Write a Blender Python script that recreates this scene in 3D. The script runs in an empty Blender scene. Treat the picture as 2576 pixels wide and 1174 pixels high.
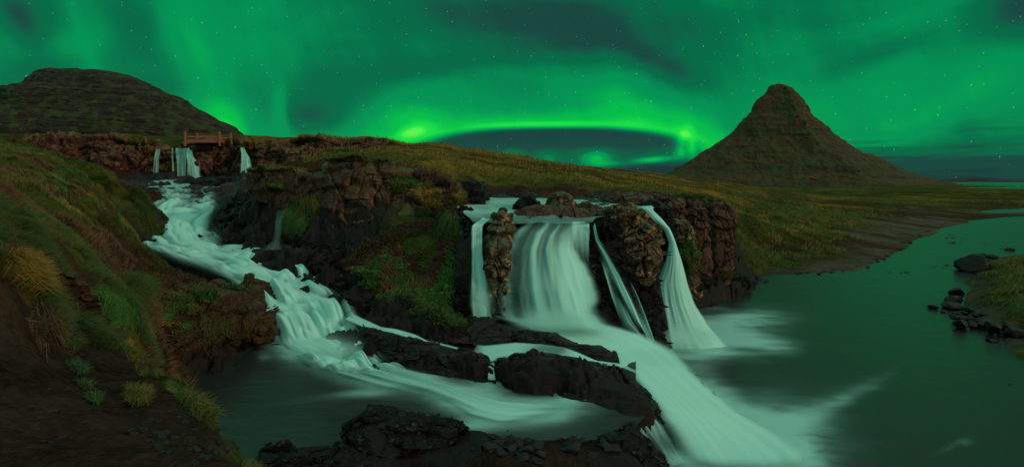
import bpy, bmesh, math, random
import numpy as np
from mathutils import Vector
# ------------------------------------------------------------------ basics
F, CU, CV, CZ = 1430.0, 1288.0, 455.0, 5.5      # focal length and principal point (2576 px wide survey), eye height
S = bpy.context.scene
COL = S.collection
rng = np.random.default_rng(7)
def P(u, v, Y):
    u, v, Y = np.asarray(u, float), np.asarray(v, float), np.asarray(Y, float)
    return np.stack([(u-CU)/F*Y, Y+0*u, CZ-(v-CV)/F*Y], -1)
def YZ(v, z): return (CZ-z)*F/(v-CV)            # distance at which height z shows at row v
def tag(o, label=None, cat=None, group=None, kind=None):
    if label: o['label'] = label
    if cat: o['category'] = cat
    if group: o['group'] = group
    if kind: o['kind'] = kind
    return o
# ------------------------------------------------------------------ noise
def _h(i, j, k, s):
    h = (i.astype(np.int64)*374761393 + j.astype(np.int64)*668265263 + k.astype(np.int64)*2147483647 + s*974634777) & 0xffffffff
    h = ((h ^ (h >> 13))*1274126177) & 0xffffffff
    h = ((h ^ (h >> 16))*2246822519) & 0xffffffff
    return ((h ^ (h >> 15)) & 0xffffff)/float(0xffffff)
def vn(p, s=0):
    i = np.floor(p); f = p-i; f = f*f*f*(f*(f*6-15)+10); i = i.astype(np.int64)
    x, y, z = i[..., 0], i[..., 1], i[..., 2]; a, b, c = f[..., 0], f[..., 1], f[..., 2]
    def L(dz, dy): return _h(x, y+dy, z+dz, s)*(1-a)+_h(x+1, y+dy, z+dz, s)*a
    return ((L(0, 0)*(1-b)+L(0, 1)*b)*(1-c)+(L(1, 0)*(1-b)+L(1, 1)*b)*c)*2-1
def fbm(p, o=4, s=0, g=.5):
    r = 0; a = 1; t = 0
    for k in range(o):
        r = r+a*vn(p*2**k+17.3*k, s+k); t += a; a *= g
    return r/t
def ridge(p, o=4, s=0):
    r = 0; a = 1; t = 0
    for k in range(o):
        r = r+a*(1-2*np.abs(vn(p*2**k+9.1*k, s+k))); t += a; a *= .5
    return r/t
def worley(p, s=0, box=True):
    sh = p.shape[:-1]; q = p.reshape(-1, 3); i = np.floor(q).astype(np.int64)
    f1 = np.full(len(q), 9.); f2 = f1.copy(); cid = np.zeros(len(q))
    for dx in (-1, 0, 1):
        for dy in (-1, 0, 1):
            for dz in (-1, 0, 1):
                c = i+np.array([dx, dy, dz])
                o = np.stack([_h(c[:, 0], c[:, 1], c[:, 2], s+m) for m in (11, 12, 13)], -1)
                d = np.abs(c+o-q).max(-1)*1.15 if box else np.sqrt(((c+o-q)**2).sum(-1)); r = _h(c[:, 0], c[:, 1], c[:, 2], s+5)
                n = d < f1
                f2 = np.where(n, f1, np.minimum(f2, d)); cid = np.where(n, r, cid); f1 = np.where(n, d, f1)
    return f1.reshape(sh), f2.reshape(sh), cid.reshape(sh)
def sst(a, b, x):
    t = np.clip((x-a)/(b-a), 0, 1); return t*t*(3-2*t)
# ------------------------------------------------------------------ mesh makers
def mesh(name, V, Fq, mat=None, parent=None, smooth=True, attrs=None, uv=None, nside=4):
    me = bpy.data.meshes.new(name); V = np.ascontiguousarray(V.reshape(-1, 3), np.float32); Fq = np.ascontiguousarray(Fq, np.int32)
    n = len(Fq); me.vertices.add(len(V)); me.vertices.foreach_set('co', V.ravel())
    k = Fq.shape[1]; me.loops.add(n*k); me.loops.foreach_set('vertex_index', Fq.ravel())
    me.polygons.add(n); me.polygons.foreach_set('loop_start', np.arange(0, n*k, k, dtype=np.int32))
    me.polygons.foreach_set('use_smooth', np.full(n, smooth))
    me.update(calc_edges=True)
    for nm, a in (attrs or {}).items():
        a = np.asarray(a, np.float32)
        if a.ndim > 1 and a.shape[-1] == 3:
            a = a.reshape(-1, 3); c = me.color_attributes.new(nm, 'FLOAT_COLOR', 'POINT')
            c.data.foreach_set('color', np.concatenate([a, np.ones((len(a), 1), np.float32)], 1).ravel())
        else:
            c = me.attributes.new(nm, 'FLOAT', 'POINT'); c.data.foreach_set('value', a.ravel())
    if uv is not None:
        l = me.uv_layers.new(name='UVMap'); l.data.foreach_set('uv', np.ascontiguousarray(uv.reshape(-1, 2)[Fq.ravel()], np.float32).ravel())
    if mat: me.materials.append(mat)
    o = bpy.data.objects.new(name, me); COL.objects.link(o)
    if parent: o.parent = parent
    return o
def gridfaces(n, m, flip=False):
    a = np.arange(n*m).reshape(n, m)
    f = np.stack([a[:-1, :-1], a[1:, :-1], a[1:, 1:], a[:-1, 1:]], -1).reshape(-1, 4)
    return f[:, ::-1] if flip else f
def gnormal(V):
    a = np.gradient(V, axis=0); b = np.gradient(V, axis=1); n = np.cross(a, b)
    return n/(np.linalg.norm(n, axis=-1, keepdims=True)+1e-9)
def curve(pts, n):
    p = np.array(pts, float); d = np.r_[0, np.cumsum(np.linalg.norm(np.diff(p[:, :2], axis=0), axis=1)+1e-6)]; d /= d[-1]
    return lambda s: np.stack([np.interp(s, d, p[:, k]) for k in range(p.shape[1])], -1)
# ------------------------------------------------------------------ node helper
class NT:
    def __init__(s, tree): s.t = tree; s.t.nodes.clear()
    def n(s, ty, **kw):
        nd = s.t.nodes.new(ty)
        for k, v in kw.items():
            if k.startswith('i_'):
                key = k[2:]; key = int(key) if key.isdigit() else key.replace('_', ' ')
                if hasattr(v, 'is_output') or isinstance(v, bpy.types.NodeSocket): s.t.links.new(v, nd.inputs[key])
                else: nd.inputs[key].default_value = v
            else: setattr(nd, k, v)
        return nd
    def m(s, op, a, b=0., c=None, clamp=False):
        nd = s.n('ShaderNodeMath', operation=op, i_0=a, i_1=b, use_clamp=clamp)
        if c is not None:
            if isinstance(c, bpy.types.NodeSocket): s.t.links.new(c, nd.inputs[2])
            else: nd.inputs[2].default_value = c
        return nd.outputs[0]
    def mix(s, f, a, b, bt='MIX'):
        nd = s.n('ShaderNodeMix', data_type='RGBA', blend_type=bt)
        for k, v in ((0, f), (6, a), (7, b)):
            if isinstance(v, bpy.types.NodeSocket): s.t.links.new(v, nd.inputs[k])
            else: nd.inputs[k].default_value = v if k == 0 else (*v, 1) if len(v) == 3 else v
        return nd.outputs[2]
    def noise(s, vec, scale, det=5, rough=.55, dist=0.):
        return s.n('ShaderNodeTexNoise', i_Vector=vec, i_Scale=scale, i_Detail=float(det), i_Roughness=rough, i_Distortion=dist).outputs[0]
    def step(s, x, a, b):
        return s.n('ShaderNodeMapRange', interpolation_type='SMOOTHSTEP', i_0=x, i_1=a, i_2=b).outputs[0]
    def scaled(s, vec, x, y, z):
        return s.n('ShaderNodeVectorMath', operation='MULTIPLY', i_0=vec, i_1=(x, y, z)).outputs[0]
def newmat(name):
    m = bpy.data.materials.new(name); m.use_nodes = True; return m, NT(m.node_tree)
def rockmat(name, c1, c2, lich=None, lamt=.6, moss=None, mamt=.6, rough=.85, scale=1., bump=.35, cols=(1.2, 1.2, .6), spec=.3, bands=None, crk=1., strat=0.):
    m, t = newmat(name); g = t.n('ShaderNodeNewGeometry'); pos = g.outputs['Position']
    p = t.scaled(pos, scale, scale, scale)
    n1 = t.noise(p, 1.3, 8, .65); n2 = t.noise(p, 7., 6, .6); n3 = t.noise(p, 30., 4, .6)
    vo = t.n('ShaderNodeTexVoronoi', feature='DISTANCE_TO_EDGE', i_Vector=t.scaled(t.n('ShaderNodeVectorMath', operation='ADD', i_0=p, i_1=t.n('ShaderNodeVectorMath', operation='SCALE', i_0=t.n('ShaderNodeTexNoise', i_Vector=p, i_Scale=2.).outputs[1], i_Scale=.5).outputs[0]).outputs[0], *cols), i_Scale=1.)
    crack = t.step(vo.outputs[0], 0., .07)
    col = t.mix(t.step(n1, .35, .68), c1, c2)
    col = t.mix(t.step(n2, .3, .75), tuple(x*.55 for x in c1), col) if True else col
    if bands:
        bn = t.noise(t.scaled(pos, .004, .004, bands[0]), 1., 5, .6)
        col = t.mix(t.m('MULTIPLY', t.step(bn, .48, .6), bands[2]), col, bands[1])
    if lich:
        l = t.m('MULTIPLY', t.step(t.noise(p, 3.2, 6, .7), lamt, lamt+.07), t.step(n3, .3, .5))
        col = t.mix(l, col, lich)
    if moss:
        nz = t.n('ShaderNodeSeparateXYZ', i_0=g.outputs['Normal']).outputs[2]
        mm = t.m('MULTIPLY', t.step(t.m('ADD', nz, t.m('MULTIPLY', n2, .8)), mamt+.35, mamt+.7), .9)
        col = t.mix(mm, col, moss)
    crack = crack if crk else t.m('ADD', 1., 0.)
    col = t.mix(t.m('MULTIPLY', t.m('SUBTRACT', 1., crack), .6), col, tuple(x*.25 for x in c1))
    h = t.m('ADD', t.m('MULTIPLY', n2, .5), t.m('ADD', t.m('MULTIPLY', n3, .22), t.m('MULTIPLY', crack, .3)))
    if strat: h = t.m('ADD', h, t.m('MULTIPLY', t.noise(t.scaled(p, .7, .9, 6.), 1.6, 5, .6, 1.2), strat*2))
    b = t.n('ShaderNodeBump', i_Strength=bump*2, i_Distance=.12/scale, i_Height=h)
    bs = t.n('ShaderNodeBsdfPrincipled', i_Base_Color=col, i_Roughness=t.m('ADD', rough-.12, t.m('MULTIPLY', n2, .25)), i_Normal=b.outputs[0])
    bs.inputs['Specular IOR Level'].default_value = spec
    t.n('ShaderNodeOutputMaterial', i_0=bs.outputs[0]); return m
def colmat(name, rough=.9, trans=.25):
    m, t = newmat(name); a = t.n('ShaderNodeAttribute', attribute_name='Col').outputs[0]
    d = t.n('ShaderNodeBsdfDiffuse', i_Color=a); r = t.n('ShaderNodeBsdfTranslucent', i_Color=a)
    t.n('ShaderNodeOutputMaterial', i_0=t.n('ShaderNodeMixShader', i_0=trans, i_1=d.outputs[0], i_2=r.outputs[0]).outputs[0]); return m
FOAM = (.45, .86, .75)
def sheetmat(name, sx, sy, k=1.6, thr=.5, det=4, soft=.5):
    m, t = newmat(name); uv = t.n('ShaderNodeUVMap').outputs[0]
    f = t.n('ShaderNodeAttribute', attribute_name='foam').outputs[2]
    w = t.noise(uv, 3., 3)
    uvw = t.n('ShaderNodeVectorMath', operation='ADD', i_0=t.scaled(uv, sx, sy, 1), i_1=t.n('ShaderNodeVectorMath', operation='SCALE', i_0=t.n('ShaderNodeTexNoise', i_Vector=uv, i_Scale=4.).outputs[1], i_Scale=sx*.05).outputs[0]).outputs[0]
    n = t.noise(uvw, 1., det, .55)
    a = t.m('ADD', f, t.m('MULTIPLY', t.m('SUBTRACT', n, thr), k))
    a = t.m('MULTIPLY', t.step(a, .5-soft, .5+soft), t.step(f, 0., .7))
    b = t.n('ShaderNodeBump', i_Strength=.2, i_Distance=.05, i_Height=n)
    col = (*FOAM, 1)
    d = t.n('ShaderNodeBsdfPrincipled', i_Base_Color=col, i_Roughness=.55, i_Normal=b.outputs[0])
    d.inputs['Specular IOR Level'].default_value = .2
    t.n('ShaderNodeOutputMaterial', i_0=t.n('ShaderNodeMixShader', i_0=a, i_1=t.n('ShaderNodeBsdfTransparent').outputs[0], i_2=d.outputs[0]).outputs[0]); return m
def watermat(name, deep, rough, foamc=FOAM, wave=.02, wscale=1.):
    m, t = newmat(name); g = t.n('ShaderNodeNewGeometry').outputs['Position']
    f = t.n('ShaderNodeAttribute', attribute_name='foam').outputs[2]
    n = t.noise(t.scaled(g, .45, .7, 1), 1.6*wscale, 4, .5, .6); n2 = t.noise(g, 9.*wscale, 3)
    b = t.n('ShaderNodeBump', i_Strength=.35, i_Distance=wave*4, i_Height=t.m('ADD', n, t.m('MULTIPLY', n2, .15)))
    w = t.n('ShaderNodeBsdfPrincipled', i_Base_Color=(*deep, 1), i_Roughness=rough, i_IOR=1.33, i_Normal=b.outputs[0])
    w.inputs['Specular IOR Level'].default_value = .5
    fa = t.m('MULTIPLY', t.m('ADD', f, t.m('MULTIPLY', t.m('MULTIPLY', t.m('SUBTRACT', n, .5), .9), t.step(f, 0, .35))), 1., clamp=True)
    fa = t.m('SUBTRACT', 1., t.m('EXPONENT', t.m('MULTIPLY', fa, -1.5)))
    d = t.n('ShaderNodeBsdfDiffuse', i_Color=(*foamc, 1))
    t.n('ShaderNodeOutputMaterial', i_0=t.n('ShaderNodeMixShader', i_0=fa, i_1=w.outputs[0], i_2=d.outputs[0]).outputs[0]); return m
# ------------------------------------------------------------------ materials
M = {}
M['basalt'] = rockmat('red_brown_basalt', (.105, .041, .027), (.25, .100, .062), lich=(.42, .25, .14), lamt=.66, moss=(.075, .085, .02), mamt=.55, scale=1., cols=(1.1, 1.1, .55), bump=.4)
M['wall'] = rockmat('upper_wall_basalt', (.105, .033, .025), (.27, .098, .066), lich=(.46, .25, .18), lamt=.60, moss=(.13, .11, .025), mamt=.5, scale=.6, cols=(1.5, 1.5, .5), bump=.5)
M['lichen'] = rockmat('lichened_basalt', (.060, .024, .014), (.16, .070, .036), lich=(.50, .27, .11), lamt=.53, moss=(.09, .11, .06), mamt=.45, scale=1.4, cols=(1., 1., 1.2), bump=.5)
M['wet'] = rockmat('wet_black_rock', (.012, .007, .006), (.040, .025, .021), lich=(.13, .085, .07), lamt=.58, rough=.46, scale=1.3, cols=(.7, .7, 1.8), bump=.9, spec=.2, strat=.6)
M['shelf'] = rockmat('worn_wet_shelf_rock', (.022, .015, .013), (.065, .050, .044), lich=(.035, .045, .02), lamt=.6, rough=.5, scale=1.1, cols=(.5, .5, 1.8), bump=.6, spec=.25, strat=.8)
M['slab'] = rockmat('reddish_slab_rock', (.09, .030, .022), (.21, .075, .050), lich=(.28, .14, .09), lamt=.6, moss=(.05, .07, .02), mamt=.75, rough=.6, scale=1.8, cols=(.8, .8, 2.), bump=.45)
M['column'] = rockmat('column_basalt', (.10, .038, .025), (.24, .100, .064), lich=(.40, .22, .14), lamt=.65, moss=(.08, .09, .03), mamt=.6, scale=1.3, cols=(1.1, 1.1, .35), bump=.5)
M['earth'] = rockmat('mossy_earth_rock', (.052, .020, .011), (.14, .052, .026), lich=(.05, .07, .02), lamt=.58, moss=(.05, .055, .02), mamt=.5, scale=2.2, cols=(.7, .7, 1.), bump=.5)
M['stone'] = rockmat('river_stone', (.014, .010, .008), (.036, .027, .021), lich=(.03, .04, .02), lamt=.6, rough=.6, scale=3., cols=(.5, .5, .5), bump=.3)
M['peak'] = rockmat('mountain_slope', (.095, .050, .019), (.15, .072, .026), lich=(.050, .060, .018), lamt=.47, rough=.95, scale=.03, bump=.5, bands=(.16, (.030, .028, .014), .8), crk=0)
M['hill'] = rockmat('hill_slope', (.030, .021, .012), (.048, .036, .017), lich=(.042, .056, .015), lamt=.50, rough=.95, scale=.06, bump=.55, bands=(.34, (.020, .016, .012), .85), crk=0)
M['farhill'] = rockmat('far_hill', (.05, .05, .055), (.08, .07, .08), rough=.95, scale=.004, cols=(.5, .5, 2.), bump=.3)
M['veg'] = colmat('grass_blades')
def woodmat():
    m, t = newmat('bridge_timber'); p = t.n('ShaderNodeNewGeometry').outputs['Position']
    n = t.noise(t.scaled(p, 1, 6, 14), 1.5, 5); c = t.mix(n, (.20, .055, .035), (.50, .15, .095))
    bs = t.n('ShaderNodeBsdfPrincipled', i_Base_Color=c, i_Roughness=.8, i_Normal=t.n('ShaderNodeBump', i_Strength=.4, i_Distance=.03, i_Height=n).outputs[0])
    t.n('ShaderNodeOutputMaterial', i_0=bs.outputs[0]); return m
M['wood'] = woodmat()
def groundmat():
    m, t = newmat('ground_cover'); g = t.n('ShaderNodeNewGeometry'); p = g.outputs['Position']
    a = t.n('ShaderNodeAttribute', attribute_name='Col').outputs[0]
    n1 = t.noise(p, .35, 6, .65); n2 = t.noise(p, 2.5, 6, .7); n3 = t.noise(p, 14., 5, .65); n4 = t.noise(p, 55., 3)
    k = t.m('ADD', t.m('MULTIPLY', t.step(n1, .3, .7), .7), t.m('ADD', t.m('MULTIPLY', t.step(n2, .3, .7), .7), t.m('MULTIPLY', t.step(n3, .3, .7), .7)))
    kk = t.m('ADD', t.m('MULTIPLY', k, .85), .1)
    cc = t.n('ShaderNodeCombineXYZ', i_0=kk, i_1=kk, i_2=kk).outputs[0]
    col = t.mix(1., a, cc, 'MULTIPLY')
    wet = t.n('ShaderNodeAttribute', attribute_name='wet').outputs[2]
    h = t.m('ADD', t.m('MULTIPLY', n2, .6), t.m('ADD', t.m('MULTIPLY', n3, .35), t.m('MULTIPLY', n4, .12)))
    b = t.n('ShaderNodeBump', i_Strength=.9, i_Distance=.14, i_Height=h)
    bs = t.n('ShaderNodeBsdfPrincipled', i_Base_Color=col, i_Roughness=t.m('SUBTRACT', .95, t.m('MULTIPLY', wet, .55)), i_Normal=b.outputs[0])
    t.t.links.new(t.m('MULTIPLY', wet, .18), bs.inputs['Specular IOR Level'])
    t.n('ShaderNodeOutputMaterial', i_0=bs.outputs[0]); return m
M['ground'] = groundmat()
M['cascade'] = sheetmat('cascade_water', 16, 7, k=.9, thr=.46, det=4, soft=.65)
M['fall'] = sheetmat('falling_water', 7, .7, k=.55, thr=.45, soft=.7)
M['thinfall'] = sheetmat('thin_falling_water', 6, .7, k=1.1, thr=.48, soft=.7)
M['flow'] = sheetmat('flowing_water', 4, 1.2, k=.45, thr=.45, soft=.6)
M['mist'] = sheetmat('spray_mist', 2, 2, k=.2, thr=.5, soft=.8)
M['river'] = watermat('river_water', (.020, .016, .016), .28)
M['pool'] = watermat('pool_water', (.020, .024, .021), .27)
M['fjord'] = watermat('fjord_water', (.01, .03, .03), .2)
# ------------------------------------------------------------------ water sheets (rows: uL,vL,YL,uR,vR,YR[,density])
UNDER = []       # river bed points found from the sheets: (u, Y, z)
def sheet(name, rows, mat, label, nu=90, nv=220, lump=0., lsc=2.2, soft=.18, bulge=0., dens=1., under=.3, topfade=.02, botfade=.0, holes=None, seed=3, wob=0., back=False):
    r = np.array([list(x)+[1.]*(7-len(x)) for x in rows], float); n = len(r)
    c = (r[:, :2]+r[:, 3:5])/2; d = np.r_[0, np.cumsum(np.linalg.norm(np.diff(c, axis=0), axis=1))]; d /= d[-1]
    t = np.linspace(0, 1, nv); R = np.stack([np.interp(t, d, r[:, k]) for k in range(7)], -1)
    for _ in range(3):
        R[1:-1] = (R[:-2]+2*R[1:-1]+R[2:])/4 if nv < 40 else R[1:-1]
    k = max(3, nv//28); ker = np.hanning(2*k+1); ker /= ker.sum()
    for j in range(7):
        pad = np.r_[2*R[0, j]-R[k:0:-1, j], R[:, j], 2*R[-1, j]-R[-2:-k-2:-1, j]]; R[:, j] = np.convolve(pad, ker, 'valid')
    s = np.linspace(0, 1, nu)[None, :]; e = 4*s*(1-s)
    A, B = P(R[:, 0], R[:, 1], R[:, 2])[:, None], P(R[:, 3], R[:, 4], R[:, 5])[:, None]
    V = A*(1-s[..., None])+B*s[..., None]
    V[..., 1] -= bulge*e
    N = gnormal(V); N *= np.sign(-N[..., 1:2]+.3*N[..., 2:3]+1e-9)
    tt = np.repeat(t[:, None], nu, 1); ss = np.repeat(s, nv, 0)
    foam = np.repeat(R[:, 6:7], nu, 1)*dens
    if lump:
        ab = lambda x: np.sqrt(x*x+.02)
        fc = np.stack([ss*5.5+.5*vn(V*.7, seed+3), tt*19+.6*vn(V*.6+9, seed+4), 0*ss], -1)*np.array([1.1, .8, 1]); bl = ab(vn(fc, seed)); b2 = ab(vn(fc*2.1+5, seed+1)); b3 = vn(fc*np.array([5., 1.2, 1])+5, seed+2); q = 1.35*(.66*bl+.24*b2)+.07*b3
        V = V+N*(lump*(q-.45)*np.minimum(1, e*3))[..., None]*np.array([.4, 1, 1.])
        foam = foam*(.30+1.25*q)
    if wob:
        w = fbm(np.stack([ss*7, tt*1.2, tt*0+seed], -1), 3, seed); V = V+N*(wob*w)[..., None]; foam = foam*(1+.5*w)
    w = fbm(np.stack([tt*6, ss*2, ss*0+seed], -1), 3, seed+7)
    edge = sst(0, soft, np.minimum(ss, 1-ss)+.06*w*min(1, soft*5))
    foam = foam*edge*(sst(0, topfade, tt) if topfade else 1)*(1-sst(1-botfade, 1, tt) if botfade else 1)
    if holes: foam = foam*holes(V, ss, tt)
    asp = (np.linalg.norm(B-A, axis=-1).mean())
    o = mesh(name, V, gridfaces(nv, nu), mat, attrs={'foam': np.clip(foam, 0, 1.3)}, uv=np.stack([ss, tt], -1))
    tag(o, label, kind='structure')
    if under:
        for i in range(0, nv, max(1, nv//16)):
            for j in (0, nu//2, nu-1):
                p = V[i, j]; UNDER.append((CU+p[0]*F/p[1], p[1], p[2]-under))
    return o
# long left cascade from the upper basin to the dark pool
cas = [(362, 462, 42, 560, 470, 42, .55), (375, 480, 38, 556, 488, 38, .45), (378, 500, 34.5, 560, 508, 34.5, .75), (322, 533, 30, 560, 530, 31, 1), (304, 575, 26.5, 545, 575, 27.5, 1.05),
       (312, 615, 23.5, 565, 606, 25, 1.05), (378, 645, 21.5, 660, 620, 24, 1), (466, 676, 20, 745, 640, 22.3, 1), (545, 712, 18.8, 806, 670, 20.5, .95),
       (600, 762, 17.4, 858, 716, 18.6, 1.1), (636, 808, 16.6, 900, 768, 17.2, 1.15), (652, 842, 16., 918, 815, 16.3, 1.1), (662, 868, 15.6, 935, 862, 15.6, 1.1), (710, 895, 14.5, 960, 895, 14.5, 1.), (760, 925, 13.5, 1050, 925, 13.5, .9), (880, 962, 12.55, 1190, 965, 12.5, .5)]
sheet('cascade', cas, M['cascade'], 'long foaming cascade tumbling from the upper basin to the dark pool', nu=170, nv=460, lump=.34, lsc=1.25, soft=.30, under=.45, topfade=.01, botfade=.16)
# main fall, its two thin neighbours, and the fall on the far right
sheet('waterfall', [(1215, 545, 18.6, 1238, 548, 18.6, .9), (1185, 568, 17.9, 1216, 568, 17.9, 1), (1182, 640, 17.5, 1217, 640, 17.5, .9), (1182, 690, 17.2, 1224, 690, 17.2, .9), (1180, 745, 16.9, 1240, 745, 16.9, .8), (1182, 800, 16.5, 1248, 800, 16.5, .8)],
      M['thinfall'], 'narrow white fall left of the lichened pillar rock', nu=50, soft=.25, under=0, wob=.05)
mf = [(1303, 541, 19.0, 1478, 548, 19.0, .35), (1318, 560, 18.3, 1476, 560, 18.4, .6), (1292, 582, 17.9, 1462, 586, 17.9, .85), (1270, 620, 17.6, 1462, 622, 17.5, .9), (1252, 670, 17.3, 1486, 668, 17.1, .95), (1242, 720, 16.9, 1508, 722, 16.5, 1.), (1244, 770, 16.6, 1530, 780, 16.0, 1.05), (1255, 815, 16.1, 1570, 832, 15.3, 1.15)]
def mfh(V, s, t):
    lo = sst(.15, .4, t)
    return (.60+.60*sst(.50, .85, s+.04*np.sin(t*5))*lo+.5*np.exp(-((s-.36-.05*t)/.035)**2)+.3*np.exp(-((s-.1+.03*t)/.04)**2)+.25*np.exp(-((s-.55)/.03)**2)*(1-lo)-.25*np.exp(-((s-.2)/.05)**2)+.5*sst(.86, 1, t))
sheet('waterfall', mf, M['fall'], 'broad white main fall spreading from the dark lip in the middle', nu=150, nv=220, bulge=.6, soft=.2, under=0, wob=.12, holes=mfh, topfade=.05, botfade=.12)
sheet('waterfall', [(1436, 556, 18.6, 1484, 558, 18.6, .8), (1436, 585, 18.2, 1486, 585, 18.2, .7), (1444, 620, 17.9, 1484, 620, 17.9, .5), (1455, 668, 17.5, 1484, 668, 17.5, .15)],
      M['thinfall'], 'thin streaky veil at the right end of the broad fall', nu=50, nv=60, under=0, soft=.1, seed=31)
sheet('waterfall', [(1484, 560, 18.3, 1500, 560, 18.3, 1), (1490, 600, 17.9, 1510, 600, 17.9, .9), (1498, 640, 17.4, 1545, 630, 17.6, .7), (1520, 700, 16.9, 1580, 680, 17.2, .75), (1540, 760, 16.5, 1612, 740, 16.8, .8), (1560, 815, 16., 1640, 810, 16.3, .8), (1600, 850, 15.7, 1655, 860, 15.8, .6)],
      M['flow'], 'thin twisting fall sliding down the black rock beside the broad fall', nu=90, nv=200, soft=.12, under=0, wob=.25, seed=9, holes=lambda V, s, t: .12+1.1*np.exp(-((s-.62+.15*np.sin(t*4))/.13)**2)+.8*sst(.25, .4, t)*np.exp(-((s-.2-.06*np.sin(t*9))/.09)**2)+.6*sst(.5, .6, t)*np.exp(-((s-.88)/.07)**2))
rf = [(1600, 518, 22.3, 1650, 518, 22.5, .8), (1622, 528, 21.2, 1640, 526, 21.4, 1), (1640, 552, 20.6, 1664, 548, 20.8, 1.1), (1668, 575, 20.3, 1684, 574, 20.4, 1.1), (1680, 610, 20.1, 1698, 608, 20.2, 1), (1670, 660, 19.9, 1716, 655, 20, 1), (1650, 710, 19.8, 1731, 706, 19.8, 1), (1652, 760, 19.6, 1748, 760, 19.6, 1.05), (1656, 820, 19.3, 1782, 815, 19.3, 1.15), (1655, 872, 18.95, 1835, 870, 18.95, 1.1)]
sheet('waterfall', rf, M['flow'], 'tall leaning fall dropping into the river beside the lichened overhang', nu=90, nv=240, bulge=.3, soft=.16, under=0, wob=.06, seed=5, topfade=0)
# second run from the foot of the main fall down to the river
run = [(1170, 785, 16.7, 1520, 800, 16.2, .8), (1255, 815, 15.9, 1590, 820, 15.7, .95), (1335, 845, 15.1, 1665, 840, 15.6, 1.1), (1425, 880, 14.5, 1725, 880, 15.3, 1.2), (1505, 915, 13.8, 1762, 925, 14.3, 1.2), (1572, 965, 13.0, 1815, 985, 13.5, 1.25), (1625, 1020, 12.2, 1885, 1045, 12.7, 1.25), (1650, 1085, 11.7, 2000, 1100, 12.05, 1.2), (1670, 1150, 11.2, 2090, 1150, 11.25, 1.), (1700, 1215, 10.2, 2120, 1215, 10.3, .3)]
sheet('rapids', run, M['flow'], 'smooth white run sweeping right around the dark rock shelf into the river', nu=120, nv=260, soft=.34, under=.5, wob=.05, seed=12, topfade=.06, botfade=.12)
sheet('rivulet', [(862, 804, 16.3, 888, 786, 16.7, 1), (905, 822, 15.7, 928, 803, 16.0, 1), (945, 832, 15.3, 962, 820, 15.6, .75), (985, 838, 15.05, 1002, 826, 15.35, 1), (1030, 853, 14.6, 1046, 838, 14.95, .8), (1062, 866, 14.3, 1078, 856, 14.5, .9), (1105, 868, 14.2, 1112, 862, 14.35, .6), (1150, 879, 13.85, 1154, 873, 14.0, .7)],
      M['flow'], 'thin white rivulet running along the dark rock from the cascade', nu=24, soft=.3, under=.38, seed=4)
sheet('rivulet', [(1180, 885, 13.9, 1200, 862, 14.6, .3), (1235, 918, 13.3, 1215, 862, 14.7, .8), (1280, 905, 13.5, 1300, 855, 14.8, .95), (1330, 888, 13.8, 1380, 862, 14.6, .5), (1400, 893, 13.6, 1425, 870, 14.3, .45), (1440, 915, 13.2, 1450, 880, 14.0, 1), (1500, 918, 13.15, 1500, 905, 13.5, .9), (1560, 922, 13.0, 1562, 913, 13.3, .7), (1600, 940, 12.8, 1605, 932, 13, .5)],
      M['flow'], 'shallow white trickle crossing the hollow behind the dark rock shelf', nu=50, soft=.22, under=.38, seed=6)
sheet('waterfall', [(1226, 912, 13.3, 1245, 912, 13.3, .9), (1228, 930, 13.0, 1243, 930, 13.0, .8), (1225, 955, 12.75, 1250, 955, 12.75, .6)], M['thinfall'], 'tiny spout dropping through the notch between two dark rock shelves', nu=20, nv=30, under=0)
lip = [(1575, 1055, 10.9, 1656, 1040, 11.3, .6), (1592, 1080, 10.7, 1678, 1065, 11.15, .6), (1624, 1120, 10.5, 1698, 1110, 11., .35), (1670, 1180, 10.3, 1722, 1160, 10.8, .4)]
sheet('waterfall', lip, M['thinfall'], 'small veil of water spilling over the right edge of the dark shelf', nu=70, nv=90, under=0, soft=.3, seed=21, wob=.1)
def mist(pts, lab, **k): sheet('spray', pts, M['mist'], lab, nu=40, nv=40, under=0, soft=.45, topfade=.5, botfade=.45, **k)
mist([(1240, 740, 15.9, 1500, 740, 15.6, .55), (1230, 800, 15.6, 1560, 800, 15.2, .75), (1250, 862, 15.1, 1600, 868, 14.7, .6)], 'soft spray at the foot of the broad fall')
mist([(1625, 790, 18.6, 1800, 790, 18.5, .6), (1620, 850, 18.2, 1850, 850, 18.2, .8), (1640, 895, 17.9, 1860, 895, 17.9, .6)], 'soft spray at the foot of the leaning fall')
mist([(1165, 680, 16.6, 1250, 680, 16.6, .5), (1165, 740, 16.3, 1255, 740, 16.3, .6), (1165, 815, 16., 1270, 815, 16., .5)], 'soft spray at the foot of the narrow fall')
mist([(640, 800, 15.4, 900, 790, 15.4, .5), (660, 870, 14.9, 980, 870, 14.8, .7), (720, 935, 13.3, 1080, 940, 13.2, .6)], 'soft spray where the cascade meets the dark pool')
q_ = lambda a, b, c, d, e: (a, b, YZ(b, 1.04), c, d, YZ(d, 1.06), e)
sheet('current', [q_(690, 898, 850, 862, .6), q_(790, 945, 960, 900, .9), q_(900, 975, 1075, 928, .9), q_(1010, 995, 1170, 955, .75), q_(1085, 1025, 1225, 975, .8), q_(1130, 1065, 1300, 985, .95), q_(1210, 1088, 1380, 985, 1.05), q_(1320, 1078, 1450, 985, 1.1), q_(1440, 1060, 1510, 1000, .5)],
      M['flow'], 'folded white current fanning out across the dark pool', nu=110, nv=220, soft=.42, under=0, wob=.05, seed=41, topfade=.08, botfade=.3, holes=lambda V, s, t: .75+.5*vn(np.stack([s*5+t*3, t*2.5, 0*s], -1), 77)+.25*vn(np.stack([s*16+t*3, t*3, 0*s], -1), 78))
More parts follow.
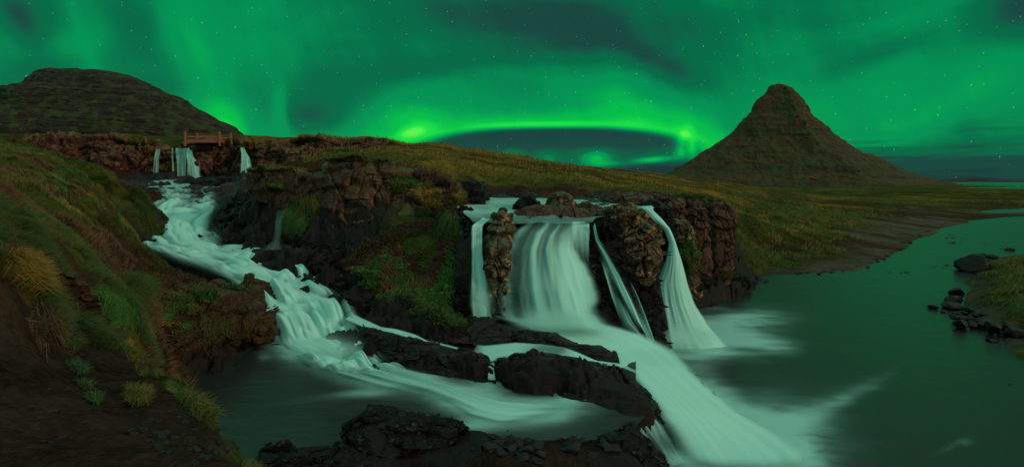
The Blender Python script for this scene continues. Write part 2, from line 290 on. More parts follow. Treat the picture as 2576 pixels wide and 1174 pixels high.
# upper falls
def upf(pts, lab, mat='thinfall', **k): sheet('waterfall', pts, M[mat], lab, nu=40, nv=60, under=0, dens=.72, wob=.12, **k)
upf([(392, 374, 49.3, 406, 374, 49.3, .8), (384, 405, 48.6, 402, 400, 48.6, .7), (379, 455, 48, 401, 455, 48, .6)], 'leftmost pale fall on the upper rock wall below the footbridge', soft=.25)
upf([(431, 371, 49.3, 437, 371, 49.3, .8), (431, 400, 48.8, 437, 400, 48.8, .8), (432, 450, 48, 439, 450, 48, .8)], 'single thin white thread left of the veil under the footbridge', soft=.3)
upf([(440, 372, 49.3, 470, 372, 49.3, .75), (443, 400, 48.8, 470, 400, 48.8, .75), (446, 452, 48, 468, 452, 48, .7)], 'streaked thin veil of water under the left post of the footbridge', soft=.1)
upf([(468, 371, 49.2, 483, 371, 49.2, 1.1), (467, 395, 48.4, 488, 393, 48.4, 1.1), (467, 415, 48, 504, 410, 48, 1), (467, 452, 47.4, 513, 452, 47.4, .8)], 'wide white fall below the middle of the footbridge', mat='flow', soft=.22)
upf([(603, 370, 47.6, 614, 370, 47.6, 1), (607, 386, 46.6, 621, 384, 46.6, 1.1), (604, 400, 46.2, 630, 396, 46.2, 1.1), (602, 440, 45.6, 641, 440, 45.6, 1.1)], 'separate white fall on the right of the footbridge behind brown rock', mat='flow', soft=.2)
sheet('waterfall', [(692, 528, 22.4, 722, 528, 22.4, .2), (688, 560, 21.8, 714, 560, 21.8, .3), (686, 598, 21.3, 708, 598, 21.3, .28), (650, 630, 21, 722, 626, 21.2, .3)], M['thinfall'], 'faint thin fall in the dark recess under the brown rock block', nu=30, nv=50, under=0, soft=.3)
# ------------------------------------------------------------------ terrain control points (u, v, Y, cover); cover g grass, y straw grass, d dirt, r wet rock, v gravel, k brown rock soil
TP = []
def T(tg, *pts):
    for (u, v, Y) in pts: TP.append((u, Y, CZ-(v-CV)/F*Y, tg))
def TZ(tg, *pts):
    for (u, v, z) in pts: TP.append((u, YZ(v, z), z, tg))
def TW(tg, *pts):
    for (u, Y, z) in pts: TP.append((u, Y, z, tg))
T('d', (-400, 1500, 1.9), (0, 1500, 2.), (600, 1500, 2.1), (1300, 1500, 2.2), (0, 1174, 3.), (300, 1174, 3.1), (520, 1174, 3.3), (0, 1000, 4.1), (200, 1020, 4.3), (380, 1080, 4.1), (130, 930, 5.4), (300, 960, 5.6), (400, 1000, 5.4))
T('d', (560, 1174, 3.3), (520, 1095, 4.1), (470, 1020, 4.95)); T('g', (645, 1174, 3.4), (596, 1105, 4.15), (532, 1030, 4.95), (458, 950, 6.1))
TW('r', (700, 4.3, 2.7), (660, 5.2, 2.3), (605, 6.1, 2.0), (545, 7.4, 1.5), (470, 8.6, .9), (770, 4.2, 2.3), (800, 6, 1.4), (1000, 4, 2.4), (1000, 6.5, 1.3), (1300, 5, 1.6), (1300, 7, 1.1), (1600, 6, .8), (1700, 7.5, .0), (1850, 6, -.4), (2100, 8, -.6), (2500, 8, -.6), (1500, 3, 2.8), (2000, 3, 1.8), (2500, 4, .5))
T('d', (300, 905, 7.2), (200, 885, 6.6), (370, 900, 7.8), (100, 880, 5.6), (0, 870, 4.9))
T('g', (200, 850, 7.6), (280, 880, 8.), (260, 800, 8.6), (330, 780, 9.6), (190, 790, 8.3), (330, 850, 8.6), (360, 720, 11.8), (300, 730, 10.6))
T('k', (388, 800, 11.8), (410, 760, 14.2)); TW('k', (430, 8, 1.7), (430, 10, 1.2), (405, 9, 2.), (405, 10.5, 1.7), (440, 12, 1.0))
T('k', (0, 720, 5.4), (60, 800, 5.4), (120, 840, 6.1)); T('y', (60, 660, 6.2), (130, 680, 7.)); T('g', (10, 645, 6.8), (150, 720, 7.6), (120, 790, 6.6))
T('k', (180, 700, 9.4), (220, 640, 12), (280, 620, 14), (318, 665, 16.5), (260, 690, 11.5), (380, 680, 15.6), (440, 700, 16.4), (520, 702, 16.6), (390, 672, 18), (272, 605, 18))
T('g', (0, 600, 8), (0, 500, 11), (0, 420, 16), (0, 370, 23), (0, 350, 32), (100, 620, 9), (150, 590, 11), (100, 500, 14), (150, 450, 19), (80, 395, 24), (150, 405, 25), (220, 560, 14), (240, 500, 18), (230, 450, 22), (220, 415, 26), (290, 425, 27), (330, 458, 28), (332, 503, 26.5), (280, 520, 20), (298, 548, 22), (-400, 600, 7), (-400, 400, 14), (-400, 340, 30))
TW('k', (220, 30, 5.7), (300, 33, 5.3), (100, 32, 6.8), (150, 42, 6.2), (300, 45, 5.3), (370, 34, 4.6), (350, 30, 3.9))
T('r', (450, 466, 46), (540, 466, 46), (600, 458, 44), (380, 466, 46))
# dark rocks between cascade and central block
T('r', (470, 452, 43.5), (560, 450, 43), (590, 458, 41), (600, 480, 36), (640, 500, 31), (580, 500, 33), (620, 530, 27), (700, 520, 25), (590, 560, 26), (640, 580, 24.2), (700, 600, 22.2), (760, 600, 22.5), (640, 612, 23.3), (740, 640, 20.8), (800, 640, 20.5), (830, 680, 18.9), (880, 620, 21), (900, 700, 18.6), (880, 740, 17.8), (920, 790, 16.6), (1000, 780, 16.8), (1000, 820, 15.7), (1100, 800, 16), (1100, 846, 14.9), (1170, 850, 15.0))
T('g', (900, 660, 20), (950, 650, 19.8), (1000, 640, 19.6), (1050, 700, 18.4), (1000, 740, 17.6), (1080, 780, 16.8), (1130, 810, 16))
T('r', (1200, 800, 16.3), (1180, 820, 15.8), (1260, 822, 15.4), (1300, 838, 15.1), (1360, 850, 14.9), (1440, 880, 14.3), (1500, 900, 13.7))
T('r', (920, 845, 14.9), (1000, 862, 14.2), (1080, 880, 13.75), (1180, 895, 13.4), (1225, 912, 13.1), (980, 905, 13.9), (1080, 925, 13.5), (1160, 945, 13.15), (1215, 950, 12.9),
  (1270, 912, 13.1), (1350, 897, 13.3), (1450, 915, 13.05), (1550, 925, 12.8), (1610, 965, 12.1), (1645, 1005, 11.55), (1650, 1035, 11.2), (1350, 935, 12.6), (1480, 950, 12.3), (1580, 990, 11.7), (1600, 1045, 10.95), (1550, 1080, 10.5))
TZ('d', (1300, 1115, 1.05), (1400, 1115, 1.03), (1500, 1125, 1.05), (1250, 1160, 1.15), (1400, 1170, 1.12)); TZ('r', (1200, 1115, 1.1), (1550, 1140, 1.1), (1600, 1150, 1.05))
T('r', (870, 1112, 9.6), (945, 1058, 10.2), (1010, 1052, 10.2), (1090, 1060, 10.1), (1150, 1100, 9.7), (960, 1090, 9.75), (1050, 1120, 9.35), (700, 1200, 8.7), (800, 1180, 8.9), (900, 1165, 9.05), (1050, 1174, 8.95))
TW('r', (640, 9.6, .6), (720, 9.6, .65), (800, 9.8, .7), (850, 10.3, .7))
TW('r', (560, 9.5, .5), (600, 8.4, .9), (640, 12, .4), (560, 12.8, .4), (700, 10.6, .6), (700, 13.6, .4), (900, 12, .5), (1000, 12, .6), (1100, 11.2, .6), (1250, 11.6, .7), (1400, 11.4, .7), (1500, 11, .75), (1250, 12.6, .8), (1400, 10.6, .8), (1150, 12.3, .7), (850, 14, .5), (480, 11.5, .6), (1000, 11.3, .6))
TW('r', (1690, 11.4, -.2), (1720, 10.3, -.3), (1720, 12.2, -.3), (1760, 9.5, -.4), (1690, 10, .3), (1780, 12.6, -.3), (1800, 14, -.4), (1770, 15.5, -.4), (1740, 17, -.4), (1690, 16.6, .2), (1700, 18.5, -.3), (1660, 17.5, .3), (1780, 19, -.5), (1900, 17, -.6), (2100, 14, -.7), (2300, 20, -.6), (2500, 14, -.6), (1900, 11, -.6), (1850, 22, -.5), (2000, 27, -.5), (2150, 28, -.4), (2250, 33, -.35), (2400, 38, -.3), (2550, 45, -.35), (2576, 60, -.4), (2450, 52, -.35), (2900, 30, -.5), (3200, 60, -.4), (1900, 30, -.4))
# ledge country behind the falls
T('r', (1200, 575, 18.6), (1290, 590, 18.9), (1400, 582, 19), (1500, 578, 19.2), (1560, 570, 19), (1220, 560, 20), (1180, 550, 21), (1300, 540, 22), (1400, 532, 23), (1500, 548, 21.5), (1590, 548, 21.5), (1640, 545, 22.5))
TW('r', (1250, 17.9, 3.0), (1400, 18.3, 3.6), (1250, 17.2, 1.6), (1400, 17.2, 1.5), (1500, 17.0, 1.5), (1600, 16.8, 1.2), (1330, 16.8, 1.4), (1650, 19, .9), (1620, 20, 3.8), (1690, 21, 1.2), (1560, 17.5, 2.))
T('r', (1150, 515, 26.5), (1400, 520, 26), (1700, 525, 26.5), (1300, 500, 29.3), (1500, 502, 29.3))
TW('r', (1700, 22, .2), (1760, 24, -.4), (1800, 24.8, -.4), (1850, 26, -.4), (1880, 27.3, -.4), (1905, 28.5, -.3), (1740, 26.8, 2.6), (1800, 29, 3.3), (1850, 30.3, 2.4), (1880, 31, .8), (1895, 30.2, 0))
T('k', (1200, 470, 30.5), (1300, 474, 30.8), (1420, 478, 30.6), (1560, 486, 30.5), (1680, 493, 30.3), (1150, 462, 29))
T('y', (1050, 400, 32), (1150, 420, 36), (1130, 445, 30), (1250, 432, 42), (980, 385, 40), (1350, 440, 48), (1450, 450, 48), (1600, 462, 55), (1700, 472, 60), (1500, 435, 85), (1750, 470, 85), (1840, 478, 90), (1900, 490, 75))
T('g', (1250, 455, 33), (1350, 462, 33), (1500, 473, 33), (1650, 485, 34), (1780, 505, 36), (1000, 420, 27), (1080, 445, 25))
T('k', (900, 405, 27), (840, 405, 28), (700, 428, 28), (760, 432, 26)); T('g', (830, 425, 34), (780, 400, 44), (830, 385, 46), (950, 392, 36))
T('y', (950, 352, 62), (1050, 361, 62), (1120, 368, 66), (1200, 384, 72), (1300, 401, 82), (1400, 413, 95), (1500, 424, 112), (1600, 433, 130), (1690, 441, 148), (1760, 450, 150), (850, 350, 60), (700, 350, 58), (640, 350, 58))
TW('g', (1050, 90, 9.6), (1300, 115, 7.8), (1500, 150, 6.2), (1690, 190, 3.6), (900, 90, 10.5), (600, 80, 11), (1800, 200, 1.9))
T('g', (300, 349, 62), (0, 347, 62), (450, 352, 60), (550, 353, 60), (300, 348, 130), (0, 346, 130), (500, 350, 130), (-400, 345, 60), (-400, 345, 130), (200, 346, 220), (560, 351, 200), (620, 356, 160), (750, 370, 200))
# meadow, gravel bar, river banks on the right
T('y', (1900, 478, 130), (2000, 492, 120), (1950, 502, 80), (2050, 510, 90)); T('g', (1880, 545, 42), (1870, 600, 41), (1950, 570, 48), (2050, 545, 60), (2150, 530, 75), (2250, 515, 100), (2380, 503, 130), (2150, 495, 150), (2300, 490, 190), (2450, 490, 200), (2576, 490, 210), (2000, 600, 42.5), (2100, 590, 46), (1930, 640, 39))
TZ('v', (2150, 620, .4), (2200, 600, .4), (2300, 565, .4), (2400, 545, .4), (2100, 662, .15)); TZ('g', (1900, 672, .35), (1960, 662, .35), (2030, 640, .4))
TZ('v', (1890, 692, 0), (1950, 690, .02), (2000, 689, .03), (2100, 683, .02), (2150, 676, .02), (2180, 670, .02), (2230, 645, .02), (2290, 607, .02), (2350, 574, .02), (2430, 553, .02), (2500, 547, .02), (2576, 542, .02), (2750, 535, .02), (3100, 525, .02))
TZ('v', (2576, 535, .15), (2480, 540, .15), (2750, 528, .15)); TZ('v', (2470, 534, -.2), (2520, 531, -.2), (2600, 527, -.2)); TZ('g', (2450, 525, .4), (2576, 518, .4), (2750, 515, .5))
TW('g', (1900, 200, .9), (2100, 260, .8), (1700, 350, 1), (1900, 400, .8), (2200, 400, .8), (2350, 300, .8), (2400, 380, .9), (2400, 600, .9), (2300, 900, .8), (2460, 460, -.2), (2576, 420, -.6), (2700, 420, -.6), (2600, 330, .6), (3000, 340, .5), (1500, 500, 0), (1000, 500, 5))
for u in range(-600, 3400, 400): TW('g', (u, 700 if u > 1200 else 420, -1. if u > 1200 else 20), (u, 2500, -3), (u, 7000, -3))
# islet
TZ('g', (2480, 690, .5), (2540, 700, .7), (2576, 720, .8), (2500, 740, .6), (2560, 780, .6), (2500, 665, .4), (2576, 655, .5), (2650, 700, .9), (2700, 800, .8), (2650, 860, .4), (2850, 760, .9))
TZ('v', (2430, 770, .12), (2450, 810, .1), (2510, 822, .12), (2570, 836, .1), (2440, 735, .1), (2475, 712, .1), (2462, 685, .05), (2500, 652, .05), (2570, 640, .05), (2650, 632, 0.))
TZ('v', (2405, 750, -.2), (2395, 785, -.25), (2425, 822, -.25), (2500, 850, -.3), (2576, 862, -.3), (2450, 700, -.15), (2435, 670, -.2), (2480, 640, -.2), (2570, 622, -.2))
ctl = np.array([(a, b, c) for a, b, c, _ in TP]); tgs = np.array([x[3] for x in TP])
un = np.array(UNDER); ctl = np.vstack([ctl, un]); tgs = np.r_[tgs, np.full(len(un), 'r')]
ctl = ctl[:, :]
def key(u, Y): return np.stack([np.asarray(u)/420., np.log(np.asarray(Y))*3.], -1)
K = key(ctl[:, 0], ctl[:, 1])
_, ui = np.unique(np.round(K/.012), axis=0, return_index=True); ctl, K, tgs = ctl[ui], K[ui], tgs[ui]
def rbf_solve():
    n = len(K); D = np.sqrt(((K[:, None]-K[None])**2).sum(-1)+1e-4); A = np.zeros((n+3, n+3)); A[:n, :n] = -D+np.eye(n)*.004
    A[:n, n] = 1; A[:n, n+1:] = K; A[n, :n] = 1; A[n+1:, :n] = K.T
    return np.linalg.solve(A, np.r_[ctl[:, 2], 0, 0, 0])
W = rbf_solve()
CT = {'g': (.055, .062, .016), 'y': (.165, .098, .020), 'd': (.038, .025, .019), 'r': (.014, .0065, .005), 'v': (.072, .062, .044), 'k': (.050, .027, .017)}
TG = list(CT); TI = np.array([TG.index(x) for x in tgs])
OH = np.eye(6, dtype=np.float32)[TI]
K32 = K.astype(np.float32); W32 = W[:len(K)].astype(np.float32); K2 = (K32**2).sum(1)[None]
def base(u, Y):
    k = key(u, Y).reshape(-1, 2).astype(np.float32); z = np.zeros(len(k)); C = np.zeros((len(k), 6))
    for i in range(0, len(k), 8000):
        q = k[i:i+8000]; D2 = (q[:, :1]-K32[None, :, 0])**2; D2 += (q[:, 1:]-K32[None, :, 1])**2; D2 += 1e-4; D = np.sqrt(D2)
        z[i:i+8000] = -(D@W32)+W[len(K)]+q@W[len(K)+1:]
        D += .01; D2 = D*D; D2 *= D2; D2 *= D; np.divide(1., D2, out=D2); C[i:i+8000] = D2@OH
    C /= C.sum(1, keepdims=True); sh = np.shape(u)
    return z.reshape(sh), C.reshape(*sh, 6)
def terrain(u, Y):
    u, Y = np.broadcast_arrays(u, Y)
    x = (u-CU)/F*Y; p = np.stack([x, Y, 0*x], -1)
    sc = np.clip(Y/18., .35, 6.)[..., None]
    wz = fbm(p/sc*1.1, 3, 31)
    z, C = base(u+wz*14, Y*(1+.012*fbm(p/sc*1.3+50, 2, 33)))
    C = C**1.6; C /= C.sum(-1, keepdims=True)
    rocky = C[..., 3]+.5*C[..., 5]; near = np.clip(Y/14., .3, 4)
    fl = 1-.85*sst(1110, 1150, u)*(1-sst(1690, 1730, u))*sst(17.2, 18.2, Y)*(1-sst(28, 30, Y)); fl = fl*(1-.78*(1-sst(11.2, 12.5, Y)))
    mk = (rocky > .15) & (Y < 60); pm = np.stack([x, Y, z*2.2], -1)[mk]
    if len(pm):
        q = pm*np.array([.75, 1.15, 1.])+.35*np.stack([vn(pm*1.1, 61), vn(pm*1.1, 62), 0*pm[:, 0]], -1)
        f1, f2, cid = worley(q, 63); g1, g2, c2 = worley(q*2.4+4, 64)
        z = z.copy(); z[mk] += rocky[mk]*(.34*(cid-.5)+.13*(c2-.5)-.16*(1-sst(0, .16, f2-f1))-.06*(1-sst(0, .16, g2-g1)))*np.clip(near[mk], .45, 1.3)*fl[mk]
    z = z+rocky*fl*(.16*ridge(p*np.array([.9, 1.6, 1]), 5, 40)+.05*ridge(p*3.1, 3, 44))*np.clip(near, .4, 1.5)
    lb = sst(5.5, 8, Y)*(1-sst(30, 40, Y))*(1-sst(430, 560, u))*(1-.9*sst(250, 330, u)*sst(12.5, 15, Y))
    z = z+lb*(1-C[..., 3])*(.30*ridge(p*np.array([.55, .75, 1]), 4, 90)-.1+.14*fbm(p*2.1, 3, 92))*np.clip(near, .6, 1.4)
    z = z+C[..., 0]*(.10*fbm(p/sc*1.5, 4, 50)*near)+C[..., 1]*(.09*fbm(p/sc*1.2, 4, 51)*near)+C[..., 2]*.05*ridge(p*1.7, 5, 52)+C[..., 4]*.02*fbm(p*3, 3, 53)
    hill = sst(28, 50, Y)*(1-sst(170, 260, Y))*(u < 2050)*sst(1.6, 3.5, z)
    z = z+hill*.42*ridge(p*np.array([.10, .22, 1]), 4, 60)
    return z, C
def H(x, y):
    z, C = terrain(CU+x*F/y, y); return z, C
uu = np.r_[[-9000, -6000, -4200, -3000, -2200], np.linspace(-1500, -150, 60, endpoint=False), np.linspace(-150, 2730, 780), np.linspace(2730, 4200, 60)[1:], [5000, 6500, 9000]]
yy = np.r_[np.exp(np.linspace(np.log(1.9), np.log(70), 560, endpoint=False)), np.exp(np.linspace(np.log(70), np.log(7000), 170))]
U2, Y2 = np.meshgrid(uu, yy); ZT, CC = terrain(U2, Y2)
Pn = np.stack([(U2-CU)/F*Y2, Y2, 0*Y2], -1)
colr = np.einsum('...k,kc->...c', CC, np.array([CT[k] for k in TG]))
gy = fbm(Pn/np.clip(Y2/16, 1, 8)[..., None]*.5, 4, 71)[..., None]      # straw patches through the green
colr = colr*(1+.35*gy)+CC[..., 0:1]*sst(.1, .5, gy)*np.array([.05, .03, .0])+CC[..., 1:2]*sst(.0, .5, -gy)*np.array([-.07, -.02, -.0])
# exposed peat streaks along the far slope
pk = sst(.25, .55, ridge(Pn*np.array([.03, .16, 1]), 4, 75))*sst(26, 34, Y2)*(1-sst(250, 300, Y2))
colr = colr*(1-.75*pk[..., None])+.75*pk[..., None]*np.array([.035, .022, .012])
V = np.stack([Pn[..., 0], Y2, ZT], -1)
g = mesh('ground', V, gridfaces(len(yy), len(uu), True), M['ground'], attrs={'Col': np.clip(colr, .004, 1), 'wet': np.clip(CC[..., 3]*1.1, 0, 1)})
tag(g, 'dark river banks, rock shelves and grassy slopes around the falls', kind='structure')
# ground continues behind the viewer
bx = np.linspace(-40, 40, 60); by = np.linspace(-40, 2.3, 40); BX, BY = np.meshgrid(bx, by)
bz = 3.7+.2*fbm(np.stack([BX*.3, BY*.3, BX*0], -1), 3, 3)-sst(0, 9, BX)*4.4-.12
gb = mesh('bank_ground', np.stack([BX, BY, bz], -1), gridfaces(40, 60, True), M['ground'], attrs={'Col': np.full((BX.size, 3), .05), 'wet': np.zeros(BX.size)})
tag(gb, kind='structure')
# ------------------------------------------------------------------ still water
def gauss(u, v, cu, cv, su, sv, rot=0., a=1., pw=2.):
    c, s = math.cos(math.radians(rot)), math.sin(math.radians(rot)); du, dv = u-cu, v-cv
    return a*np.exp(-(np.abs((du*c+dv*s)/su)**pw+np.abs((-du*s+dv*c)/sv)**pw))
def plane(name, z, us, ys, mat, blobs, label, rip=0., clip=None, sk=0.):
    U, Y = np.meshgrid(us, ys); v = CV+(CZ-z)*F/Y
    x = (U-CU)/F*Y; p = np.stack([x, Y, 0*x], -1); w = fbm(p*.6, 3, 5)*14
    f = np.zeros(U.shape)
    for b in blobs: f = f+gauss(U+w, v+w*.5, *b)
    sw = fbm(np.stack([x*.9, Y*2.2-x*.7*sk, 0*x], -1), 4, 15); f = f*np.clip(1+1.0*sw, .3, 1.8)
    zz = z+rip*fbm(p*np.array([.5, .9, 1]), 3, 8)
    fc = gridfaces(len(ys), len(us), True)
    if clip is not None: fc = fc[clip(U, Y).ravel()[fc].all(1)]
    o = mesh(name, np.stack([x, Y, zz], -1), fc, mat, attrs={'foam': np.clip(f, 0, 3.)})
    tag(o, label, kind='structure')
plane('river', 0., np.r_[np.linspace(1500, 2620, 380), np.linspace(2640, 4200, 40)], 1430*CZ/np.r_[np.linspace(2600, 760, 50, endpoint=False), np.linspace(760, 42, 330)], M['river'],
      [(1735, 855, 85, 34, 8, 2.2), (1830, 812, 95, 20, -4, 1.1), (1860, 852, 90, 15, 8, 1.2), (1800, 840, 130, 45, 0, .15), (1935, 1115, 95, 46, 20, 3.), (1840, 1040, 100, 34, 42, 1.1), (1900, 1170, 150, 50, 10, .5), (1990, 1090, 110, 70, 15, .30),
       (2110, 1010, 90, 14, -28, .22), (2030, 1040, 90, 25, -25, .25), (1740, 1160, 50, 50, 0, .8), (2430, 1110, 16, 8, 0, .05), (2395, 1118, 40, 7, -25, .03), (1790, 885, 90, 14, 5, .10),
       (2240, 655, 60, 5, -12, -.2)],
      'dark river pool sliding away to the right below the falls', rip=.012)
plane('plunge_pool', .98, np.linspace(380, 1664, 320), 1430*(CZ-.98)/np.linspace(760, 405, 240), M['pool'],
      [(850, 900, 120, 34, 22, .7), (1000, 940, 140, 26, 14, .6), (1120, 968, 110, 22, 18, .4), (1150, 1010, 60, 22, 15, .65), (1240, 1044, 80, 26, 5, .5), (1365, 1036, 90, 24, -6, .8), (1430, 1000, 50, 26, -55, .5), (1230, 985, 55, 40, 30, .6), (1210, 1065, 90, 16, -8, .5),
       (760, 880, 60, 25, 10, .6), (960, 985, 120, 10, -6, .25), (660, 893, 14, 10, 0, .1), (1235, 950, 18, 22, 0, .5)],
      'dark sheltered pool with a white current crossing it in front of the rock shelf', rip=.01, clip=lambda U, Y: U < np.interp(Y, [9, 10.3, 10.5, 11.3, 11.5, 12.8], [1500, 1590, 1600, 1655, 1660, 1600]))
US_ = dict(a=('upper_stream', 4.72, np.linspace(1140, 1700, 200), np.linspace(18.3, 29, 120), M['river'],
      [(1230, 538, 70, 8, 0, .7), (1250, 508, 90, 6, 0, .35), (1540, 515, 90, 5, 4, .6), (1310, 541, 90, 7, 0, .6), (1420, 540, 90, 8, 0, .5), (1620, 524, 40, 8, 0, .5), (1210, 522, 70, 4, -8, .5)], 'shallow stream'))
sheet('upper_stream', [(1140, 494, 29, 1640, 502, 29, .4), (1140, 505, 25.5, 1655, 512, 25.5, .65), (1135, 517, 22.8, 1655, 521, 23, .45), (1160, 533, 20.6, 1645, 527, 21.6, .6), (1180, 548, 19.1, 1500, 548, 19.2, .15), (1190, 560, 18.4, 1490, 560, 18.5, .1)], M['river'], 'shallow stream sliding between boulders above the broad fall', nu=160, nv=120, soft=.001, under=.34, topfade=0, wob=.10)
sheet('upper_pool', [(372, 452, 48.4, 640, 440, 48.4, .5), (366, 457, 46, 600, 452, 46, .6), (362, 463, 43, 570, 460, 43.5, .7), (364, 474, 40, 558, 476, 40, .4)], M['cascade'], 'small upper basin below the footbridge falls', nu=90, nv=60, soft=.05, under=.25, topfade=.02, botfade=.1)
plane('fjord', -.1, np.linspace(1700, 4000, 60), np.exp(np.linspace(math.log(300), math.log(6800), 60)), M['fjord'], [], 'strip of fjord water at the right horizon')
# ------------------------------------------------------------------ rock outcrops and walls
def blocky(V, N, amp, cell, seed, stretch=(1, 1, .6), crack=.35, fine=.25):
    q = V/cell*np.array(stretch); q = q+.22*np.stack([vn(q*1.3, seed+21), vn(q*1.3, seed+22), vn(q*1.3, seed+23)], -1)
    f1, f2, cid = worley(q, seed); e = sst(0, .07, f2-f1)
    q2 = V/cell*2.3*np.array(stretch); g1, g2, c2 = worley(q2, seed+3)
    ld = V[..., 2]*(1.1/cell)*1.6+1.2*fbm(V*.5/cell, 3, seed+31)+2*cid; ld = sst(.0, .25, ld % 1)*(1-(ld % 1))
    d = .55*(ld-.4)+(cid-.5)*1.1+(c2-.5)*.4-crack*(1-e)-crack*.4*(1-sst(0, .08, g2-g1))+fine*fbm(V*3.5, 4, seed+9)+.5*fbm(V*.8/cell, 3, seed+5)
    return V+N*(amp*d)[..., None]
def outcrop(name, label, cat, top, bot, mat, T=1.6, rnd=.35, nu=150, nv=110, amp=.18, cell=.9, seed=1, drop=None, over=.22, mid=None, stretch=(1, 1, .6), group=None, kind=None, pw=3., fine=.25, crack=.35):
    """a free-standing rock: front face between a top and a bottom line of (u, v, Y), wrapped round the sides and over the top"""
    s = np.linspace(-over, 1+over, nu); t = np.linspace(-over, 1.0, nv)
    sc, tc = np.clip(s, 0, 1), np.clip(t, 0, 1); a, b = curve(top, nu)(sc), curve(bot, nu)(sc)
    A, B = P(a[:, 0], a[:, 1], a[:, 2]), P(b[:, 0], b[:, 1], b[:, 2])
    tt = tc[:, None, None]; V = A[None]*(1-tt)+B[None]*tt
    if mid is not None:
        m = curve(mid, nu)(sc); Mi = P(m[:, 0], m[:, 1], m[:, 2]); V = V+(Mi[None]-(A+B)[None]/2)*(4*tt*(1-tt))
    e = np.abs(2*sc-1)[None, :]; V[..., 1] += T*rnd*(1-np.sqrt(np.clip(1-e**pw, 0, 1)))
    V[..., 1] += T*rnd*.6*(1-np.sqrt(np.clip(1-(1-np.clip(tt[..., 0]/.25, 0, 1))**2, 0, 1)))
    os_ = np.maximum(np.maximum(-s, s-1), 0)[None, :]/over; ot = np.maximum(-t, 0)[:, None]/over
    V[..., 1] += T*np.sqrt(os_**2+ot**2)/np.maximum(1, np.sqrt(os_**2+ot**2))
    va = a[:, 1]
    dr = (drop if drop is not None else 0)+np.maximum(0, (va-CV)/F*T*1.02)
    V[..., 2] -= np.maximum(ot, os_*.9)*np.maximum(dr, .15)[None, :]
    N = gnormal(V); N *= np.sign(-(N[..., 1:2])+.5*N[..., 2:3]+1e-6)
    V = blocky(V, N, amp, cell, seed, stretch, crack, fine)
    o = mesh(name, V, gridfaces(nv, nu), mat, smooth=False)
    if kind != 'part': tag(o, label, cat, group, kind)
    return o, (V, N)
RK = 'rock outcrop'
HG = {}
# the long upper wall
wt = [(55, 352, 50), (90, 342, 50), (150, 339, 50), (220, 341, 50), (300, 343, 50), (325, 351, 49.7), (375, 356, 49.6), (392, 371, 49.6), (430, 371, 49.6), (500, 366, 49.6), (510, 357, 49.2), (560, 356, 48.6), (600, 362, 48), (625, 356, 47.6), (680, 352, 47.5), (760, 353, 47.5), (830, 356, 48), (880, 352, 49)]
wb = [(30, 440, 47), (90, 440, 47), (160, 440, 47), (220, 450, 47), (300, 452, 47), (340, 470, 47), (375, 470, 48.6), (392, 470, 49.0), (430, 470, 49.0), (500, 466, 49), (512, 458, 48.2), (560, 456, 47.6), (600, 450, 47), (640, 445, 46.8), (680, 440, 46.5), (760, 425, 46.5), (830, 400, 47), (880, 380, 49)]
_, HG['wall'] = outcrop('rock_wall', 'long reddish rock wall behind the upper falls under the footbridge', 'rock wall', wt, wb, M['wall'], T=3.5, rnd=.1, nu=620, nv=120, amp=.85, cell=2.2, seed=4, over=.03, stretch=(1, 1, .55), crack=.4, fine=.3)
outcrop('rock_wall', 'small grey rock step on the skyline above the brown cliff block', 'rock wall', [(862, 352, 50), (890, 350, 49), (930, 351, 48.5), (962, 353, 49)], [(858, 385, 49.5), (890, 389, 48), (930, 388, 47.5), (962, 384, 48)], M['column'], T=2.5, rnd=.3, nu=160, nv=60, amp=.4, cell=1.6, seed=14, stretch=(1.2, 1.2, .5))
outcrop('rock_wall', 'low reddish rock face right of the upper fall and above the mossy block', 'rock wall', [(640, 366, 46), (690, 362, 45.5), (740, 366, 45), (775, 372, 45), (800, 380, 45)], [(640, 430, 44.5), (690, 428, 44.5), (740, 428, 44), (780, 415, 44), (800, 400, 44.6)], M['wall'], T=2.5, rnd=.3, nu=200, nv=80, amp=.5, cell=1.5, seed=15)
# central blocks
_, HG['blockL'] = outcrop('rock_block', 'mossy brown rock block overhanging the dark recess beside the cascade', RK, [(604, 436, 26.5), (622, 424, 26), (700, 420, 25.4), (770, 428, 24.8), (822, 448, 24.3), (840, 470, 24)], [(612, 492, 26), (640, 505, 25.6), (690, 517, 25), (740, 545, 24.4), (800, 598, 23.4), (850, 604, 23)], M['basalt'], T=3, rnd=.2, nu=230, nv=110, amp=.26, cell=1.5, seed=6, stretch=(1, 1, .8), drop=.3)
_, HG['blockM'] = outcrop('rock_block', 'tall square brown cliff block with vertical cracks in the centre', RK, [(806, 404, 24.6), (830, 396, 24), (900, 396, 23.6), (960, 396, 23.5), (1010, 404, 23.4), (1050, 424, 23.2)], [(800, 590, 22.6), (850, 606, 22.2), (920, 606, 21.8), (980, 585, 21.6), (1010, 570, 21.4), (1060, 575, 21)], M['basalt'], T=4, rnd=.16, nu=240, nv=200, amp=.34, cell=1.9, seed=9, stretch=(.9, .9, .62), crack=.5, drop=.4, fine=.18)
_, HG['blockR'] = outcrop('rock_block', 'heather covered rock shoulder right of the tall brown cliff block', RK, [(1030, 425, 23.6), (1070, 438, 23.2), (1110, 450, 22.8), (1140, 460, 22.5), (1163, 490, 22.3)], [(1010, 640, 20.4), (1050, 660, 20), (1100, 640, 20), (1120, 620, 20.2), (1150, 610, 20.6)], M['earth'], T=3, rnd=.35, nu=150, nv=150, amp=.3, cell=1.2, seed=11, drop=.3)
